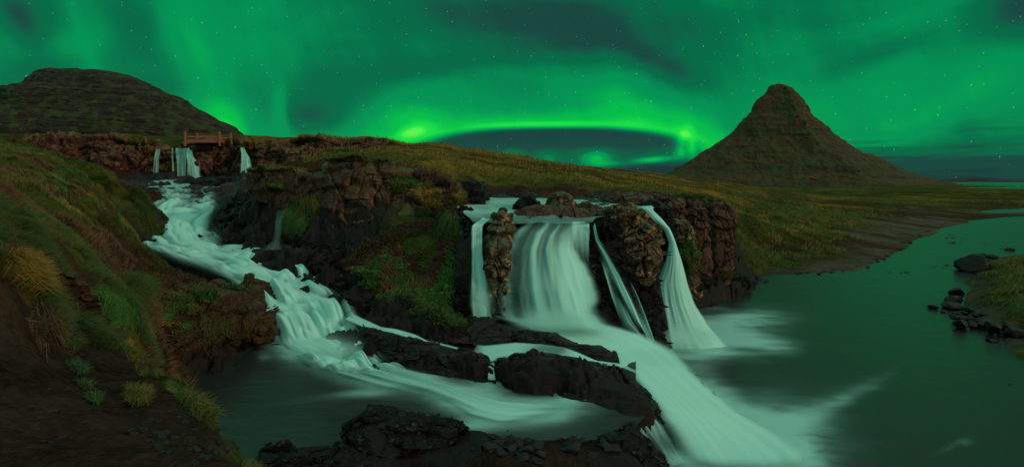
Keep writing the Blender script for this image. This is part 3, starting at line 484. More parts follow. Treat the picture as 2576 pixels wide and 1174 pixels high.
_, HG['cliffB'] = outcrop('rock_block', 'dark lower cliff between the fern slope and the narrow fall', RK, [(1095, 560, 20.6), (1130, 540, 20.2), (1165, 530, 19.8), (1195, 555, 19.4)], [(1100, 800, 16.9), (1130, 812, 16.7), (1165, 818, 16.6), (1200, 800, 16.9)], M['wet'], T=2.5, rnd=.3, nu=110, nv=190, amp=.28, cell=.9, seed=13, drop=.2)
outcrop('boulder', 'dark rounded boulder with grass on its edge at the left of the upper stream', 'boulder', [(1135, 470, 24.5), (1155, 452, 24.3), (1190, 450, 24.2), (1215, 458, 24.3), (1224, 482, 24.6)], [(1140, 540, 23.4), (1165, 535, 23.3), (1190, 528, 23.3), (1215, 518, 23.4), (1222, 500, 24)], M['wet'], T=1.6, rnd=.5, nu=100, nv=80, amp=.18, cell=.8, seed=16, drop=.2)
# black back wall behind the falls
_, HG['back'] = outcrop('rock_wall', 'wet black rock face behind the broad fall', 'rock wall', [(1178, 548, 19.2), (1230, 552, 19), (1290, 558, 19.1), (1400, 555, 19.1), (1490, 552, 19.0), (1560, 560, 18.9), (1640, 560, 20.3)], [(1165, 830, 16.6), (1220, 830, 16.6), (1290, 838, 16.2), (1400, 838, 16.1), (1520, 850, 15.8), (1600, 860, 16), (1680, 870, 17.5)], M['wet'], T=2., rnd=.1, nu=330, nv=170, amp=.30, cell=.8, seed=18, over=.05, drop=.2)
outcrop('boulder', 'pillar rock with a tan lichen patch between the narrow fall and the broad fall', 'boulder', [(1226, 555, 18.0), (1240, 533, 17.9), (1265, 522, 17.9), (1288, 540, 17.9), (1299, 575, 17.8)], [(1222, 770, 16.7), (1236, 800, 16.4), (1258, 806, 16.3), (1276, 806, 16.3), (1270, 745, 16.8)], M['lichen'], T=1.5, rnd=.6, nu=120, nv=190, amp=.24, cell=1.15, seed=22, drop=.1, mid=[(1215, 650, 17.2), (1235, 650, 17.1), (1255, 650, 17.1), (1275, 650, 17.1), (1286, 645, 17.3)])
outcrop('boulder', 'flat reddish slab lying across the lip above the broad fall', 'boulder', [(1300, 530, 20.3), (1320, 518, 20.2), (1380, 514, 20), (1440, 514, 19.9), (1478, 524, 19.8), (1500, 536, 19.6)], [(1304, 545, 19.7), (1330, 553, 19.4), (1380, 556, 19.3), (1440, 557, 19.2), (1478, 558, 19.2), (1500, 560, 19.2)], M['slab'], T=1.1, rnd=.25, nu=180, nv=60, amp=.13, cell=.9, seed=25, over=.15)
outcrop('boulder', 'dark humped boulder behind the left end of the reddish slab', 'boulder', [(1284, 528, 22), (1296, 506, 21.8), (1320, 493, 21.7), (1342, 494, 21.7), (1360, 512, 21.8)], [(1280, 540, 21.4), (1300, 542, 21.3), (1320, 540, 21.3), (1345, 538, 21.3), (1365, 532, 21.3)], M['wet'], T=1.3, rnd=.6, nu=90, nv=60, amp=.16, cell=.6, seed=27, over=.2)
outcrop('boulder', 'pointed boulder with green moss on its right side above the slab', 'boulder', [(1378, 518, 22.6), (1386, 496, 22.5), (1400, 483, 22.4), (1422, 481, 22.4), (1440, 495, 22.5), (1456, 518, 22.6)], [(1374, 530, 22), (1390, 530, 22), (1405, 530, 22), (1420, 530, 22), (1440, 530, 22), (1460, 530, 22)], M['lichen'], T=1.2, rnd=.6, nu=90, nv=70, amp=.12, cell=.8, seed=29, over=.2)
outcrop('boulder', 'small rough rock wedged at the right end of the reddish slab', 'boulder', [(1460, 520, 20.6), (1485, 514, 20.4), (1515, 520, 20.2), (1532, 535, 20)], [(1470, 550, 19.7), (1490, 562, 19.4), (1512, 575, 19.2), (1528, 590, 19)], M['slab'], T=1.2, rnd=.5, nu=80, nv=60, amp=.18, cell=.6, seed=30, over=.2)
_, HG['lich'] = outcrop('boulder', 'big overhanging boulder covered in yellow lichen between the two right falls', 'boulder', [(1506, 540, 19.2), (1530, 526, 18.9), (1570, 521, 18.7), (1610, 524, 18.6), (1632, 545, 18.6), (1655, 575, 18.6), (1676, 600, 18.7)], [(1560, 640, 18.6), (1580, 690, 18.2), (1605, 740, 17.9), (1625, 735, 17.8), (1645, 706, 17.9), (1664, 690, 18.1), (1680, 650, 18.4)], M['lichen'], T=1.9, rnd=.45, nu=190, nv=190, amp=.36, cell=1.35, seed=33, drop=.1, stretch=(1, 1, 1.3), crack=.5)
outcrop('boulder', 'dark shaded rock foot under the lichen boulder beside the leaning fall', 'boulder', [(1530, 640, 18.6), (1570, 660, 18.4), (1610, 690, 18.2), (1640, 700, 18.3), (1655, 715, 18.6)], [(1620, 820, 17.2), (1640, 850, 16.9), (1660, 872, 16.8), (1672, 876, 17), (1676, 860, 17.6)], M['wet'], T=1.6, rnd=.5, nu=110, nv=140, amp=.25, cell=.7, seed=35)
# rocks along the top right of the upper stream
outcrop('boulder', 'low mossy rock hump along the far bank of the upper stream', 'boulder', [(1530, 505, 25), (1560, 490, 24.8), (1610, 488, 24.6), (1650, 496, 24.4), (1672, 512, 24.2)], [(1535, 520, 24.2), (1565, 516, 24), (1610, 518, 23.8), (1650, 526, 23.4), (1680, 545, 23.2)], M['slab'], T=1.8, rnd=.4, nu=140, nv=70, amp=.2, cell=.8, seed=37, over=.15)
outcrop('boulder', 'dark sloping rock right of the leaning fall top', 'boulder', [(1632, 515, 22.3), (1650, 505, 22.3), (1680, 520, 22.6), (1698, 550, 22.8)], [(1648, 545, 21.4), (1668, 568, 21.3), (1688, 600, 21.4), (1712, 660, 21.6)], M['wet'], T=2.2, rnd=.4, nu=90, nv=90, amp=.18, cell=.6, seed=39)
for i, (tp, bt, sd, lab, mt, kw) in enumerate([
    ([(1650, 502, 27), (1675, 493, 26.8), (1720, 492, 26.6), (1738, 500, 26.6)], [(1670, 560, 26), (1690, 590, 25.8), (1720, 596, 25.8), (1738, 580, 25.8)], 41, 'upper left brown column rock behind the leaning fall', 'column', {}),
    ([(1680, 545, 25.2), (1700, 545, 25), (1735, 552, 24.9), (1757, 560, 24.9)], [(1716, 660, 24.2), (1740, 740, 23.8), (1765, 760, 24), (1785, 750, 24.3)], 43, 'rough brown buttress directly right of the leaning fall', 'lichen', {}),
    ([(1728, 515, 26.6), (1745, 510, 26.4), (1780, 513, 26.3), (1796, 530, 26.3)], [(1756, 690, 25.6), (1770, 715, 25.5), (1790, 715, 25.6), (1800, 690, 25.8)], 45, 'middle basalt column with a flat top in the right cliff', 'column', {}),
    ([(1780, 512, 28), (1800, 500, 27.8), (1830, 502, 27.7), (1852, 518, 27.7), (1862, 540, 27.8)], [(1790, 680, 27), (1805, 715, 26.8), (1825, 718, 26.8), (1842, 710, 26.9), (1846, 660, 27.2)], 47, 'rounded tall basalt column at the right end of the cliff', 'column', {}),
    ([(1700, 496, 29.6), (1745, 493, 29.4), (1790, 496, 29.2), (1820, 502, 29)], [(1710, 540, 28), (1745, 545, 28), (1790, 545, 28), (1820, 545, 28.2)], 49, 'dark back ridge of the right cliff with turf on top', 'earth', {}),
]):
    _, HG['col%d' % i] = outcrop('cliff_column', lab, RK, tp, bt, M[mt], T=2.2, rnd=.42, nu=110, nv=170, amp=.24, cell=.9, seed=sd, stretch=(1.2, 1.2, .45), drop=.15, crack=.5, group='basalt columns of the right cliff', pw=2.6)
outcrop('rock_ledge', 'dark wet ledge jutting into the river at the foot of the right cliff', RK, [(1730, 725, 23.6), (1760, 704, 24.8), (1800, 692, 26.), (1845, 682, 27.2), (1870, 690, 27.9), (1893, 712, 28.3)], [(1732, 800, YZ(800, -.1)), (1768, 768, YZ(768, -.1)), (1800, 762, YZ(762, -.1)), (1850, 750, YZ(750, -.1)), (1880, 742, YZ(742, -.1)), (1895, 735, YZ(735, -.1))], M['wet'], T=2.2, rnd=.35, nu=190, nv=90, amp=.26, cell=.9, seed=51, stretch=(.8, .8, 1.3))
# dark shelves beside the cascade
outcrop('rock_ledge', 'glistening black layered rock right of the upper cascade', RK, [(560, 505, 30.5), (600, 490, 30.5), (650, 500, 29), (700, 512, 27.4), (760, 520, 26)], [(540, 600, 26), (580, 620, 24.2), (640, 622, 23.8), (700, 610, 23.2), (760, 610, 22.8)], M['wet'], T=2.4, rnd=.3, nu=200, nv=120, amp=.42, cell=1.0, seed=53, stretch=(.6, .8, 1.8))
outcrop('rock_ledge', 'dark humped rocks along the edge of the upper basin below the footbridge', RK, [(452, 458, 44), (480, 446, 43.5), (530, 444, 43), (570, 448, 42.6), (592, 458, 42.4)], [(462, 475, 41.5), (490, 482, 40.5), (530, 490, 40), (570, 495, 39.5), (598, 496, 39.5)], M['wet'], T=3, rnd=.3, nu=150, nv=60, amp=.4, cell=1.2, seed=55, over=.15, stretch=(.7, .8, 1.5))
outcrop('rock_ledge', 'black shaded rock under the brown block beside the cascade rapids', RK, [(735, 605, 22.4), (800, 600, 22), (870, 612, 21.4), (930, 640, 20.4), (980, 690, 19.2)], [(730, 668, 20.6), (800, 690, 19.3), (850, 740, 18.2), (900, 800, 16.7), (985, 830, 15.9)], M['wet'], T=1.8, rnd=.25, nu=180, nv=120, amp=.34, cell=1.0, seed=57, stretch=(.7, .8, 1.6))
# mossy rock bank in front of the pool, left
_, HG['bank'] = outcrop('rock_bank', 'brown mossy rock bank with an undercut edge over the dark pool', RK, [(372, 800, 12.4), (395, 765, 13.4), (430, 735, 14.4), (490, 716, 15.2), (540, 706, 15.8), (580, 718, 15.9), (608, 752, 15.8), (634, 800, 15.7), (654, 842, 15.7)], [(385, 890, 12.4), (402, 915, 12.9), (430, 926, YZ(926, .9)), (480, 915, YZ(915, .9)), (540, 898, YZ(898, .9)), (580, 882, YZ(882, .9)), (610, 872, YZ(872, .9)), (635, 868, YZ(868, .9)), (662, 866, YZ(866, .9))],
        M['earth'], T=2.2, rnd=.22, nu=240, nv=150, amp=.28, cell=.9, seed=61, stretch=(.8, .8, 1.1), over=.12, mid=[(378, 845, 12.0), (400, 850, 12.4), (430, 830, 13.0), (485, 815, 13.7), (542, 795, 14.4), (580, 792, 14.9), (608, 805, 15.2), (636, 828, 15.4), (658, 852, 15.5)])
# dark undercut earth bank on the far left
_, HG['peat'] = outcrop('earth_bank', 'dark purple brown peat bank under the straw tussock on the far left', 'bank', [(-60, 640, 6.6), (0, 655, 6.4), (40, 690, 6.4), (90, 730, 6.7), (140, 790, 7.1), (170, 840, 7.3)], [(-60, 900, 5.), (0, 900, 5.1), (40, 885, 5.3), (90, 885, 5.6), (140, 880, 6.1), (180, 872, 6.7)], M['earth'], T=.8, rnd=.15, nu=150, nv=110, amp=.16, cell=.45, seed=63)
# foreground black rocks at the lower edge
for lab, tp, bt, sd, kw in [
    ('jagged black rock at the edge of the dark pool in the lower middle', [(850, 1092, 9.8), (880, 1064, 10.0), (925, 1030, 10.3), (990, 1040, 10.25), (1060, 1052, 10.1), (1110, 1066, 9.9), (1150, 1096, 9.7)], [(845, 1105, 9.5), (900, 1130, 9.2), (950, 1140, 9.1), (1010, 1140, 9.1), (1060, 1130, 9.2), (1120, 1120, 9.3), (1165, 1110, 9.4)], 71, {}),
    ('low flat black rock in the bottom middle corner of the pool', [(640, 1150, 9.2), (700, 1132, 9.3), (780, 1126, 9.4), (850, 1134, 9.2), (900, 1156, 9.0)], [(620, 1190, 8.6), (700, 1195, 8.5), (780, 1195, 8.5), (860, 1195, 8.5), (930, 1190, 8.6)], 73, {}),
    ('broken black rock pile below the small veil at the bottom', [(1480, 1150, 9.3), (1530, 1112, 9.7), (1575, 1085, 9.95), (1605, 1085, 10.1), (1650, 1130, 10.), (1690, 1180, 9.8)], [(1470, 1200, 8.7), (1530, 1210, 8.7), (1580, 1215, 8.8), (1620, 1220, 8.9), (1660, 1220, 9.0), (1700, 1215, 9.1)], 75, {}),
    ('knobbly black right edge of the rock shelf beside the white run', [(1566, 940, 12.7), (1600, 958, 12.5), (1632, 985, 12.0), (1648, 1015, 11.6), (1655, 1040, 11.3)], [(1590, 975, 12.2), (1625, 1005, 11.75), (1652, 1040, 11.3), (1668, 1065, 11.1), (1672, 1085, 11.0)], 77, {}),
    ('black rounded rock mound between the rivulet and the white current', [(900, 822, 15.4), (960, 838, 14.9), (1040, 856, 14.3), (1120, 872, 13.9), (1180, 885, 13.5), (1222, 905, 13.2), (1234, 935, 13.0)], [(915, 880, 14.7), (970, 908, 14.1), (1040, 930, 13.5), (1110, 945, 13.2), (1165, 962, 12.9), (1210, 978, 12.6), (1234, 975, 12.6)], 79, {}),
    ('black ridge of wet rock behind the shallow trickle', [(1290, 842, 15.0), (1330, 832, 15.), (1400, 845, 14.7), (1460, 868, 14.4), (1520, 872, 14.2), (1560, 900, 13.8)], [(1300, 862, 14.6), (1340, 862, 14.5), (1400, 868, 14.3), (1460, 890, 14.), (1520, 908, 13.6), (1570, 920, 13.4)], 81, {}),
    ('black rock mound below the narrow fall and the grass fringe', [(1150, 820, 16.0), (1180, 800, 16.3), (1230, 800, 16.2), (1275, 822, 15.7), (1300, 842, 15.2)], [(1120, 868, 14.6), (1170, 868, 14.6), (1220, 862, 14.7), (1270, 858, 14.8), (1310, 852, 14.9)], 83, {}),
    ('black wave worn shelf front curving in front of the trickle hollow', [(1250, 918, 13.2), (1300, 897, 13.35), (1380, 893, 13.4), (1460, 912, 13.1), (1530, 922, 12.95)], [(1262, 970, 12.6), (1320, 975, 12.4), (1400, 985, 12.2), (1480, 990, 12.0), (1560, 995, 11.9)], 85, {})]:
    outcrop('wet_rock', lab, 'rock', tp, bt, M['shelf' if sd > 76 else 'wet'], T=1.1, rnd=.3, nu=190, nv=90, amp=.07 if sd > 76 else .11, cell=.5, seed=sd, over=.12, stretch=(.7, .9, 1.6), group='black wet rocks around the falls')
# ------------------------------------------------------------------ boulders and stones
def stone_mesh(seed, sub=4, cuts=11):
    bm = bmesh.new(); bmesh.ops.create_icosphere(bm, subdivisions=sub, radius=1.); bm.verts.ensure_lookup_table()
    p = np.array([v.co[:] for v in bm.verts]); f = np.array([[v.index for v in q.verts] for q in bm.faces]); bm.free()
    r = np.random.default_rng(seed)
    for _ in range(cuts):
        n = r.normal(size=3); n /= np.linalg.norm(n); d = r.uniform(.45, .8); k = np.maximum(0, p@n-d); p = p-k[:, None]*n*.92
    nn = p/np.linalg.norm(p, axis=1, keepdims=True)
    return p+nn*(.07*fbm(p*2.2, 4, seed)+.02*fbm(p*9, 2, seed+1))[:, None], f
SM = []
for i in range(7):
    p, f = stone_mesh(90+i); o = mesh('stone', p, f, M['stone'], smooth=False); SM.append(o.data); bpy.data.objects.remove(o)
def stone(u, v, w, h, k, label, group=None, name='stone', z=None, Y=None, rot=None, depth=1., cat='stone', mat=None):
    """u, v of the foot; w, h in survey pixels"""
    if Y is None:
        Y = YZ(v, 0. if z is None else z)
    x, y, zz = P(u, v, Y); s = Y/F
    me = SM[k % 7]
    o = bpy.data.objects.new(name, me); COL.objects.link(o)
    o.location = (x, y+w*s*.5*depth, zz+h*s*.28); o.scale = (w*s*.62, w*s*.62*depth, h*s*.75); o.rotation_euler = (0, 0, rot if rot is not None else k*1.7)
    return tag(o, label, cat, group)
GI = 'stones around the grassy islet'
stone(2472, 686, 62, 50, 0, 'large square block of rock standing at the tip of the grassy islet', name='boulder', cat='boulder', rot=.3)
stone(2482, 648, 24, 12, 1, 'small dark stone behind the large square block', GI, z=0)
stone(2420, 664, 18, 9, 2, 'low dark stone in the current left of the square block', GI)
for i, (u, v, w, h, lab) in enumerate([
    (2500, 664, 30, 10, 'flat stone right of the square block'), (2512, 650, 26, 10, 'stone at the water behind the flat stone'), (2550, 631, 20, 7, 'lone stone farthest up the river at the right edge'),
    (2527, 668, 34, 12, 'low rock ridge on the islet right of the square block'), (2422, 742, 36, 20, 'angular stone on the left shore of the islet'), (2416, 768, 38, 24, 'dark stone jutting left from the islet shore'),
    (2405, 779, 44, 20, 'widest dark stone on the left shore of the islet'), (2356, 778, 22, 9, 'isolated stone in the river left of the islet'), (2382, 788, 16, 7, 'tiny stone between the isolated stone and the islet'),
    (2410, 800, 20, 8, 'low stone at the lower left of the islet'), (2430, 808, 34, 14, 'stone in the lower left cluster of the islet'), (2430, 824, 30, 22, 'black round stone standing off the lower islet shore'),
    (2460, 812, 24, 12, 'stone by the bright puddle on the islet'), (2486, 822, 30, 14, 'stone right of the bright puddle'), (2512, 838, 38, 26, 'round dark stone on the lower islet shore'), (2528, 846, 20, 14, 'small stone beside the round dark stone'),
    (2548, 838, 30, 28, 'upright black stone on the lower shore near the right edge'), (2572, 858, 40, 38, 'large black stone cut by the right edge'), (2504, 861, 22, 8, 'submerged stone below the islet'),
    (2445, 786, 26, 12, 'stone in the grass of the left islet edge'), (2468, 796, 22, 10, 'brown stone in the lower islet turf'), (2490, 800, 30, 12, 'flat brown stone in the middle of the lower islet'), (2538, 816, 34, 14, 'flat stone near the lower right of the islet'),
    (2530, 764, 32, 12, 'pale flat stone in the islet grass'), (2560, 742, 26, 9, 'stone half sunk in the turf near the right edge'), (2495, 768, 24, 8, 'small stone in the centre of the islet')]):
    stone(u, v, w, h, i+2, lab, GI, z=0. if v > 838 or u < 2425 or v < 640 else .1)
k = 0
r2 = np.random.default_rng(21)
def many(n, pts, ww, grp, lab, zz, cat='stone', seed=0):
    r = np.random.default_rng(seed); c = curve([(a, b, 0) for a, b in pts], 0)
    for i in range(n):
        u, v, _ = c(r.uniform(0, 1)); u += r.normal()*ww[2]; v += r.normal()*ww[3]; w = r.uniform(ww[0], ww[1])
        if callable(zz):
            Yq = zz(u, v)
            if Yq is None: continue
            stone(u, v, w, w*r.uniform(.35, .6), int(r.integers(0, 7)), lab, grp, Y=Yq, cat=cat, rot=r.uniform(0, 6))
        else: stone(u, v, w, w*r.uniform(.3, .5), int(r.integers(0, 7)), lab, grp, z=zz, cat=cat, rot=r.uniform(0, 6))
many(45, [(2410, 790), (2450, 818), (2510, 830), (2576, 845)], (9, 22, 10, 5), 'small shore stones of the islet', 'small dark stone among many along the lower islet shore', .03, seed=5)
many(70, [(1990, 690), (2100, 683), (2180, 670), (2230, 645), (2290, 607), (2350, 574)], (5, 11, 8, 2.2), 'stones along the far gravel bar edge', 'tiny dark stone among many along the edge of the far gravel bar', 0., seed=6)
def solveY(u, v, y0, y1):
    ys = np.linspace(y0, y1, 60); z, _ = terrain(np.full(60, float(u)), ys); d = z-(CZ-(v-CV)/F*ys); i = np.argmax(d > 0)
    if not (d > 0).any() or i == 0: return None
    return float(ys[i])
many(60, [(350, 1120), (430, 1100), (500, 1140), (560, 1165)], (10, 24, 40, 26), 'grey pebbles on the near path', 'flat grey pebble among many at the lower left beside the pool edge', lambda u, v: solveY(u, v, 2.6, 8), seed=8)
many(26, [(60, 1150), (180, 1030), (150, 1000), (30, 1100)], (6, 16, 30, 24), 'scattered pale pebbles on the dirt path', 'pale pebble scattered on the dirt path in the lower left corner', lambda u, v: solveY(u, v, 2.6, 8), seed=9)
many(24, [(880, 1060), (1000, 1075), (1090, 1085)], (14, 34, 30, 14), 'loose black slabs by the pool', 'loose black slab on the jagged rock in the lower middle', lambda u, v: solveY(u, v, 7, 12.5), seed=10)
many(40, [(1200, 1120), (1350, 1140), (1480, 1135), (1560, 1150)], (14, 40, 40, 16), 'broken slabs along the bottom edge', 'flat broken slab on the brown shelf at the bottom middle', lambda u, v: solveY(u, v, 7, 12), seed=11)
# ------------------------------------------------------------------ mountains
def mountain(name, label, prof_l, prof_r, top, Yc, depth, mat, zb=-3., nz=260, na=520, terr=(12, 3.), gully=1., seed=1, aoff=0., cat='mountain', crag=0., warp=2.2, c0=0.):
    """profiles: (u, v) from summit down on each side, at the distance Yc"""
    zl = lambda pr: (np.array([CZ-(v-CV)/F*Yc for _, v in pr]), np.array([(u-CU)/F*Yc for u, _ in pr]))
    ztop = CZ-(top[1]-CV)/F*Yc
    z = ztop-(ztop-zb)*np.linspace(0, 1, nz)**1.1
    za, xa = zl(prof_l); zr, xr = zl(prof_r)
    xL = np.interp(-z, -za, xa); xR = np.interp(-z, -zr, xr)
    th = np.linspace(0, 2*math.pi, na); c, s = np.cos(th), np.sin(th)
    xc = (xL+xR)/2; rx = (xR-xL)/2; t = (ztop-z)/(ztop-zb)
    yc = Yc+0*z; ry = depth*(rx/rx.max())
    q = 2.0; cc = np.sign(c)*np.abs(c)**(2/q); sn = np.sign(s)*np.abs(s)**(2/q)
    X = xc[:, None]+rx[:, None]*cc; tri = np.where(cc > c0, (1-cc)/(1-c0), (1+cc)/(1+c0)); sn = np.where(sn < 0, -(.35*np.abs(sn)+.85*tri), sn) if c0 else sn; Yv = yc[:, None]+ry[:, None]*sn; Z = np.repeat(z[:, None], na, 1)
    V = np.stack([X, Yv, Z], -1)
    D = np.stack([cc*np.ones_like(Z), sn*np.ones_like(Z), 0*Z], -1)
    n = fbm(V/(ztop*.35), 5, seed); zt = Z/terr[0]+warp*n
    ter = np.abs((zt % 1)-.5)*2; ter2 = np.abs(((zt*2.7+.3) % 1)-.5)*2
    am = ztop*.018*terr[1]*np.minimum(1, rx/ (ztop*.3))[:, None]
    keep = 1-.75*np.abs(c)**6
    d = am*((ter-.5)*.7+(ter2-.5)*.35)+ztop*.05*gully*ridge(V/(ztop*.22)*np.array([1, 1, .3]), 4, seed+4)*keep*np.minimum(1, t*4)[:, None]+ztop*.012*fbm(V/(ztop*.05), 3, seed+8)*np.minimum(1, t*8+.3)[:, None]
    if crag: d = d+crag*ztop*.035*(1-sst(.12, .42, t))[:, None]*ridge(V/(ztop*.09)*np.array([1, 1, .5]), 4, seed+20)-.02*ztop*(1-sst(.1, .5, t))[:, None]
    d = d*np.minimum(1, rx/(ztop*.14))[:, None]
    V = V+D*d[..., None]; V[..., 2] += ztop*.012*fbm(V/(ztop*.07), 3, seed+11)
    o = mesh(name, V, gridfaces(nz, na, True), mat, smooth=False); tag(o, label, cat, None, 'structure')
    return o
pk_l = [(1952, 210), (1940, 213), (1932, 219), (1927, 229), (1921, 236), (1903, 248), (1896, 262), (1890, 282), (1872, 299), (1849, 329), (1825, 349), (1762, 388), (1720, 414), (1678, 438), (1560, 485)]
pk_r = [(1964, 210), (1974, 213), (1986, 218), (1997, 222), (2010, 234), (2022, 250), (2034, 269), (2040, 282), (2060, 302), (2084, 319), (2097, 335), (2132, 362), (2168, 385), (2212, 396), (2242, 414), (2312, 443), (2385, 459), (2410, 466), (2500, 478)]
mountain('mountain', 'steep pointed mountain with banded slopes on the right', pk_l, pk_r, (1954, 210), 720., 105., M['peak'], zb=-6, terr=(7., .42), gully=.9, seed=5, crag=.5, c0=.22, warp=1.8)
hl_l = [(110, 178), (95, 183), (75, 205), (60, 219), (30, 225), (-60, 232), (-250, 300), (-500, 380), (-700, 470)]
hl_r = [(250, 177), (285, 182), (318, 188), (350, 199), (372, 210), (395, 222), (420, 238), (450, 244), (475, 262), (488, 272), (505, 280), (540, 300), (575, 316), (595, 332), (610, 348), (630, 380)]
mountain('hill', 'broad dark terraced hill behind the footbridge on the left', [(170, 178)]+hl_l, [(172, 178)]+hl_r, (171, 177), 330., 70., M['hill'], zb=5, terr=(4.2, 1.), gully=1.1, warp=.9, seed=12)
def ridge_far(name, label, prof, Y, mat, seed, dep=500):
    c = curve([(u, v, Y) for u, v in prof], 0); s = np.linspace(0, 1, 300); a = c(s); A = P(a[:, 0], a[:, 1], a[:, 2]); t = np.linspace(0, 1, 40)[:, None, None]
    B = A.copy(); B[:, 2] = -6; B[:, 1] -= dep; V = A[None]*(1-t)+B[None]*t; Bk = A.copy(); Bk[:, 2] = -6; Bk[:, 1] += dep
    V = np.concatenate([Bk[None], V]); e = np.abs(2*s-1)
    V[..., 1] += 300*fbm(V*.002, 4, seed); V[..., 2] += np.maximum(V[..., 2], 0)*.25*fbm(V*.006, 4, seed+2)
    tag(mesh(name, V, gridfaces(41, 300), mat), label, 'hill', None, 'structure')
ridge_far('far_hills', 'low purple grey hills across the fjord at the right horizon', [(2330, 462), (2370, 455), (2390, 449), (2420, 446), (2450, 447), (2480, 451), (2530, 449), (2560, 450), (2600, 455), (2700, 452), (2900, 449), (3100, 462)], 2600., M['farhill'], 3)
ridge_far('far_hills', 'low dark rise at the far left edge behind the hill', [(-500, 235), (-200, 215), (0, 221), (40, 219), (80, 228), (160, 260)], 520., M['hill'], 8, 150)
# ------------------------------------------------------------------ footbridge and posts
def boxes(name, bs, mat, parent=None):
    vs, fs = [], []
    for (cx, cy, cz, sx, sy, sz) in bs:
        b = len(vs)
        for dx in (-1, 1):
            for dy in (-1, 1):
                for dz in (-1, 1): vs.append((cx+dx*sx/2, cy+dy*sy/2, cz+dz*sz/2))
        fs += [[b+i for i in q] for q in ((0, 1, 3, 2), (4, 6, 7, 5), (0, 4, 5, 1), (2, 3, 7, 6), (0, 2, 6, 4), (1, 5, 7, 3))]
    o = mesh(name, np.array(vs, float), np.array(fs), mat, parent, smooth=False)
    b = o.modifiers.new('bevel', 'BEVEL'); b.width = .012; b.segments = 1
    return o
YB = 47.6; bl = P(466, 366, YB); br = P(553, 362, YB); L = br[0]-bl[0]; s50 = YB/F
e = bpy.data.objects.new('footbridge', None); COL.objects.link(e); e.location = (bl[0], YB, bl[2]); tag(e, 'short reddish timber footbridge with end posts above the upper falls', 'footbridge')
dz = (366-357)*s50
boxes('deck', [(L/2, .9, dz+.02, L+.1, 1.5, .10)], M['wood'], e)
for y in (.06, 1.75):
    boxes('beam', [(L/2, y, dz+.06, L+.3, .12, .26)], M['wood'], e)
    boxes('rail', [(L/2, y, dz+.44, L+.2, .07, .14)], M['wood'], e)
    o = boxes('top_rail', [(L/2, y, dz+.68, L+.1, .025, .025)], M['wood'], e)
    for x in (0, L): boxes('post', [(x, y-.09 if y < 1 else y+.09, dz+.25, .13, .13, 1.25)], M['wood'], e)
def pebble_pile(): pass
for (u, v0, v1, Y, lab, w) in [(149, 342, 331, 55, 'short stake standing on the wall top at the far left', .12), (288, 344, 335, 55, 'short stake on the wall top left of the footbridge', .12), (618, 350, 342, 55, 'short stake on the skyline at the foot of the left hill', .16), (1806, 466, 455, 92, 'pale marker post in the straw grass below the pointed mountain', .22)]:
    a = P(u, v0, Y); h = (v0-v1)*Y/F
    e = bpy.data.objects.new('marker_post', None); COL.objects.link(e); e.location = a; tag(e, lab, 'post', 'marker posts on the slopes')
    boxes('post_shaft', [(0, 0, h*.35, w, w, h*1.3)], M['wood'], e); boxes('post_cap', [(0, 0, h+.02, w*1.3, w*1.3, .06)], M['wood'], e)
# ------------------------------------------------------------------ vegetation
def blades(name, p, up, L, w, col, droop=.5, label=None, cat=None, group=None, kind=None, wind=(.08, -.08, 0), seed=0, spread=.85):
    r = np.random.default_rng(seed); n = len(p); a = r.uniform(0, 2*math.pi, n); h = np.stack([np.cos(a), np.sin(a), 0*a], -1)
    L = (L*r.uniform(.55, 1.25, n))[:, None]; w = (w*r.uniform(.7, 1.3, n))[:, None]
    d = up+h*spread*r.uniform(.2, 1.3, (n, 1))+np.array(wind); d /= np.linalg.norm(d, axis=1, keepdims=True)
    side = np.cross(d, r.normal(size=(n, 3))); side /= np.linalg.norm(side, axis=1, keepdims=True)+1e-9
    mid = p+d*L*.55; dr = (droop*r.uniform(.4, 1.6, n))[:, None]; d2 = d*np.array([1, 1, 1])-np.array([0, 0, 1])*dr+h*.3; tip = mid+d2*L*.5
    V = np.stack([p-side*w, p+side*w, mid+side*w*.75, mid-side*w*.75, tip+side*w*.12, tip-side*w*.12], 1)
    b = np.arange(n)[:, None]*6; f = np.concatenate([b+np.array([[0, 1, 2, 3]]), b+np.array([[3, 2, 4, 5]])])
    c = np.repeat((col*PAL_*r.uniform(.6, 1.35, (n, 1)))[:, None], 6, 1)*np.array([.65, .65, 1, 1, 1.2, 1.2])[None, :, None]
    o = mesh(name, V, f, M['veg'], attrs={'Col': c}, smooth=True)
    return tag(o, label, cat, group, kind)
Vg = V_ = np.stack([Pn[..., 0], Y2, ZT], -1); VT = CV+(CZ-ZT)*F/Y2
cell = np.zeros(ZT.shape); cell[:-1, :-1] = np.abs((Pn[1:, :-1, 1]-Pn[:-1, :-1, 1])*(Pn[:-1, 1:, 0]-Pn[:-1, :-1, 0]))
Ng = gnormal(Vg); Ng *= np.sign(Ng[..., 2:3])
def pick(wt, n, Vs, Ns, seed):
    r = np.random.default_rng(seed); wt = wt[:-1, :-1].ravel(); c = np.cumsum(wt); idx = np.searchsorted(c, r.uniform(0, c[-1], n)); idx = np.clip(idx, 0, len(c)-1)
    m = Vs.shape[1]-1; i, j = idx//m, idx % m; a, b = r.uniform(0, 1, (n, 1)), r.uniform(0, 1, (n, 1))
    p = (Vs[i, j]*(1-a)+Vs[i+1, j]*a)*(1-b)+(Vs[i, j+1]*(1-a)+Vs[i+1, j+1]*a)*b
    return p, Ns[i, j], (i, j)
PAL_ = 1.7
PAL = {'green': (.055, .082, .028), 'lush': (.055, .125, .030), 'olive': (.095, .090, .025), 'straw': (.21, .135, .032), 'bright': (.10, .135, .045), 'dead': (.11, .062, .036), 'blue': (.035, .095, .045), 'heath': (.10, .05, .032)}
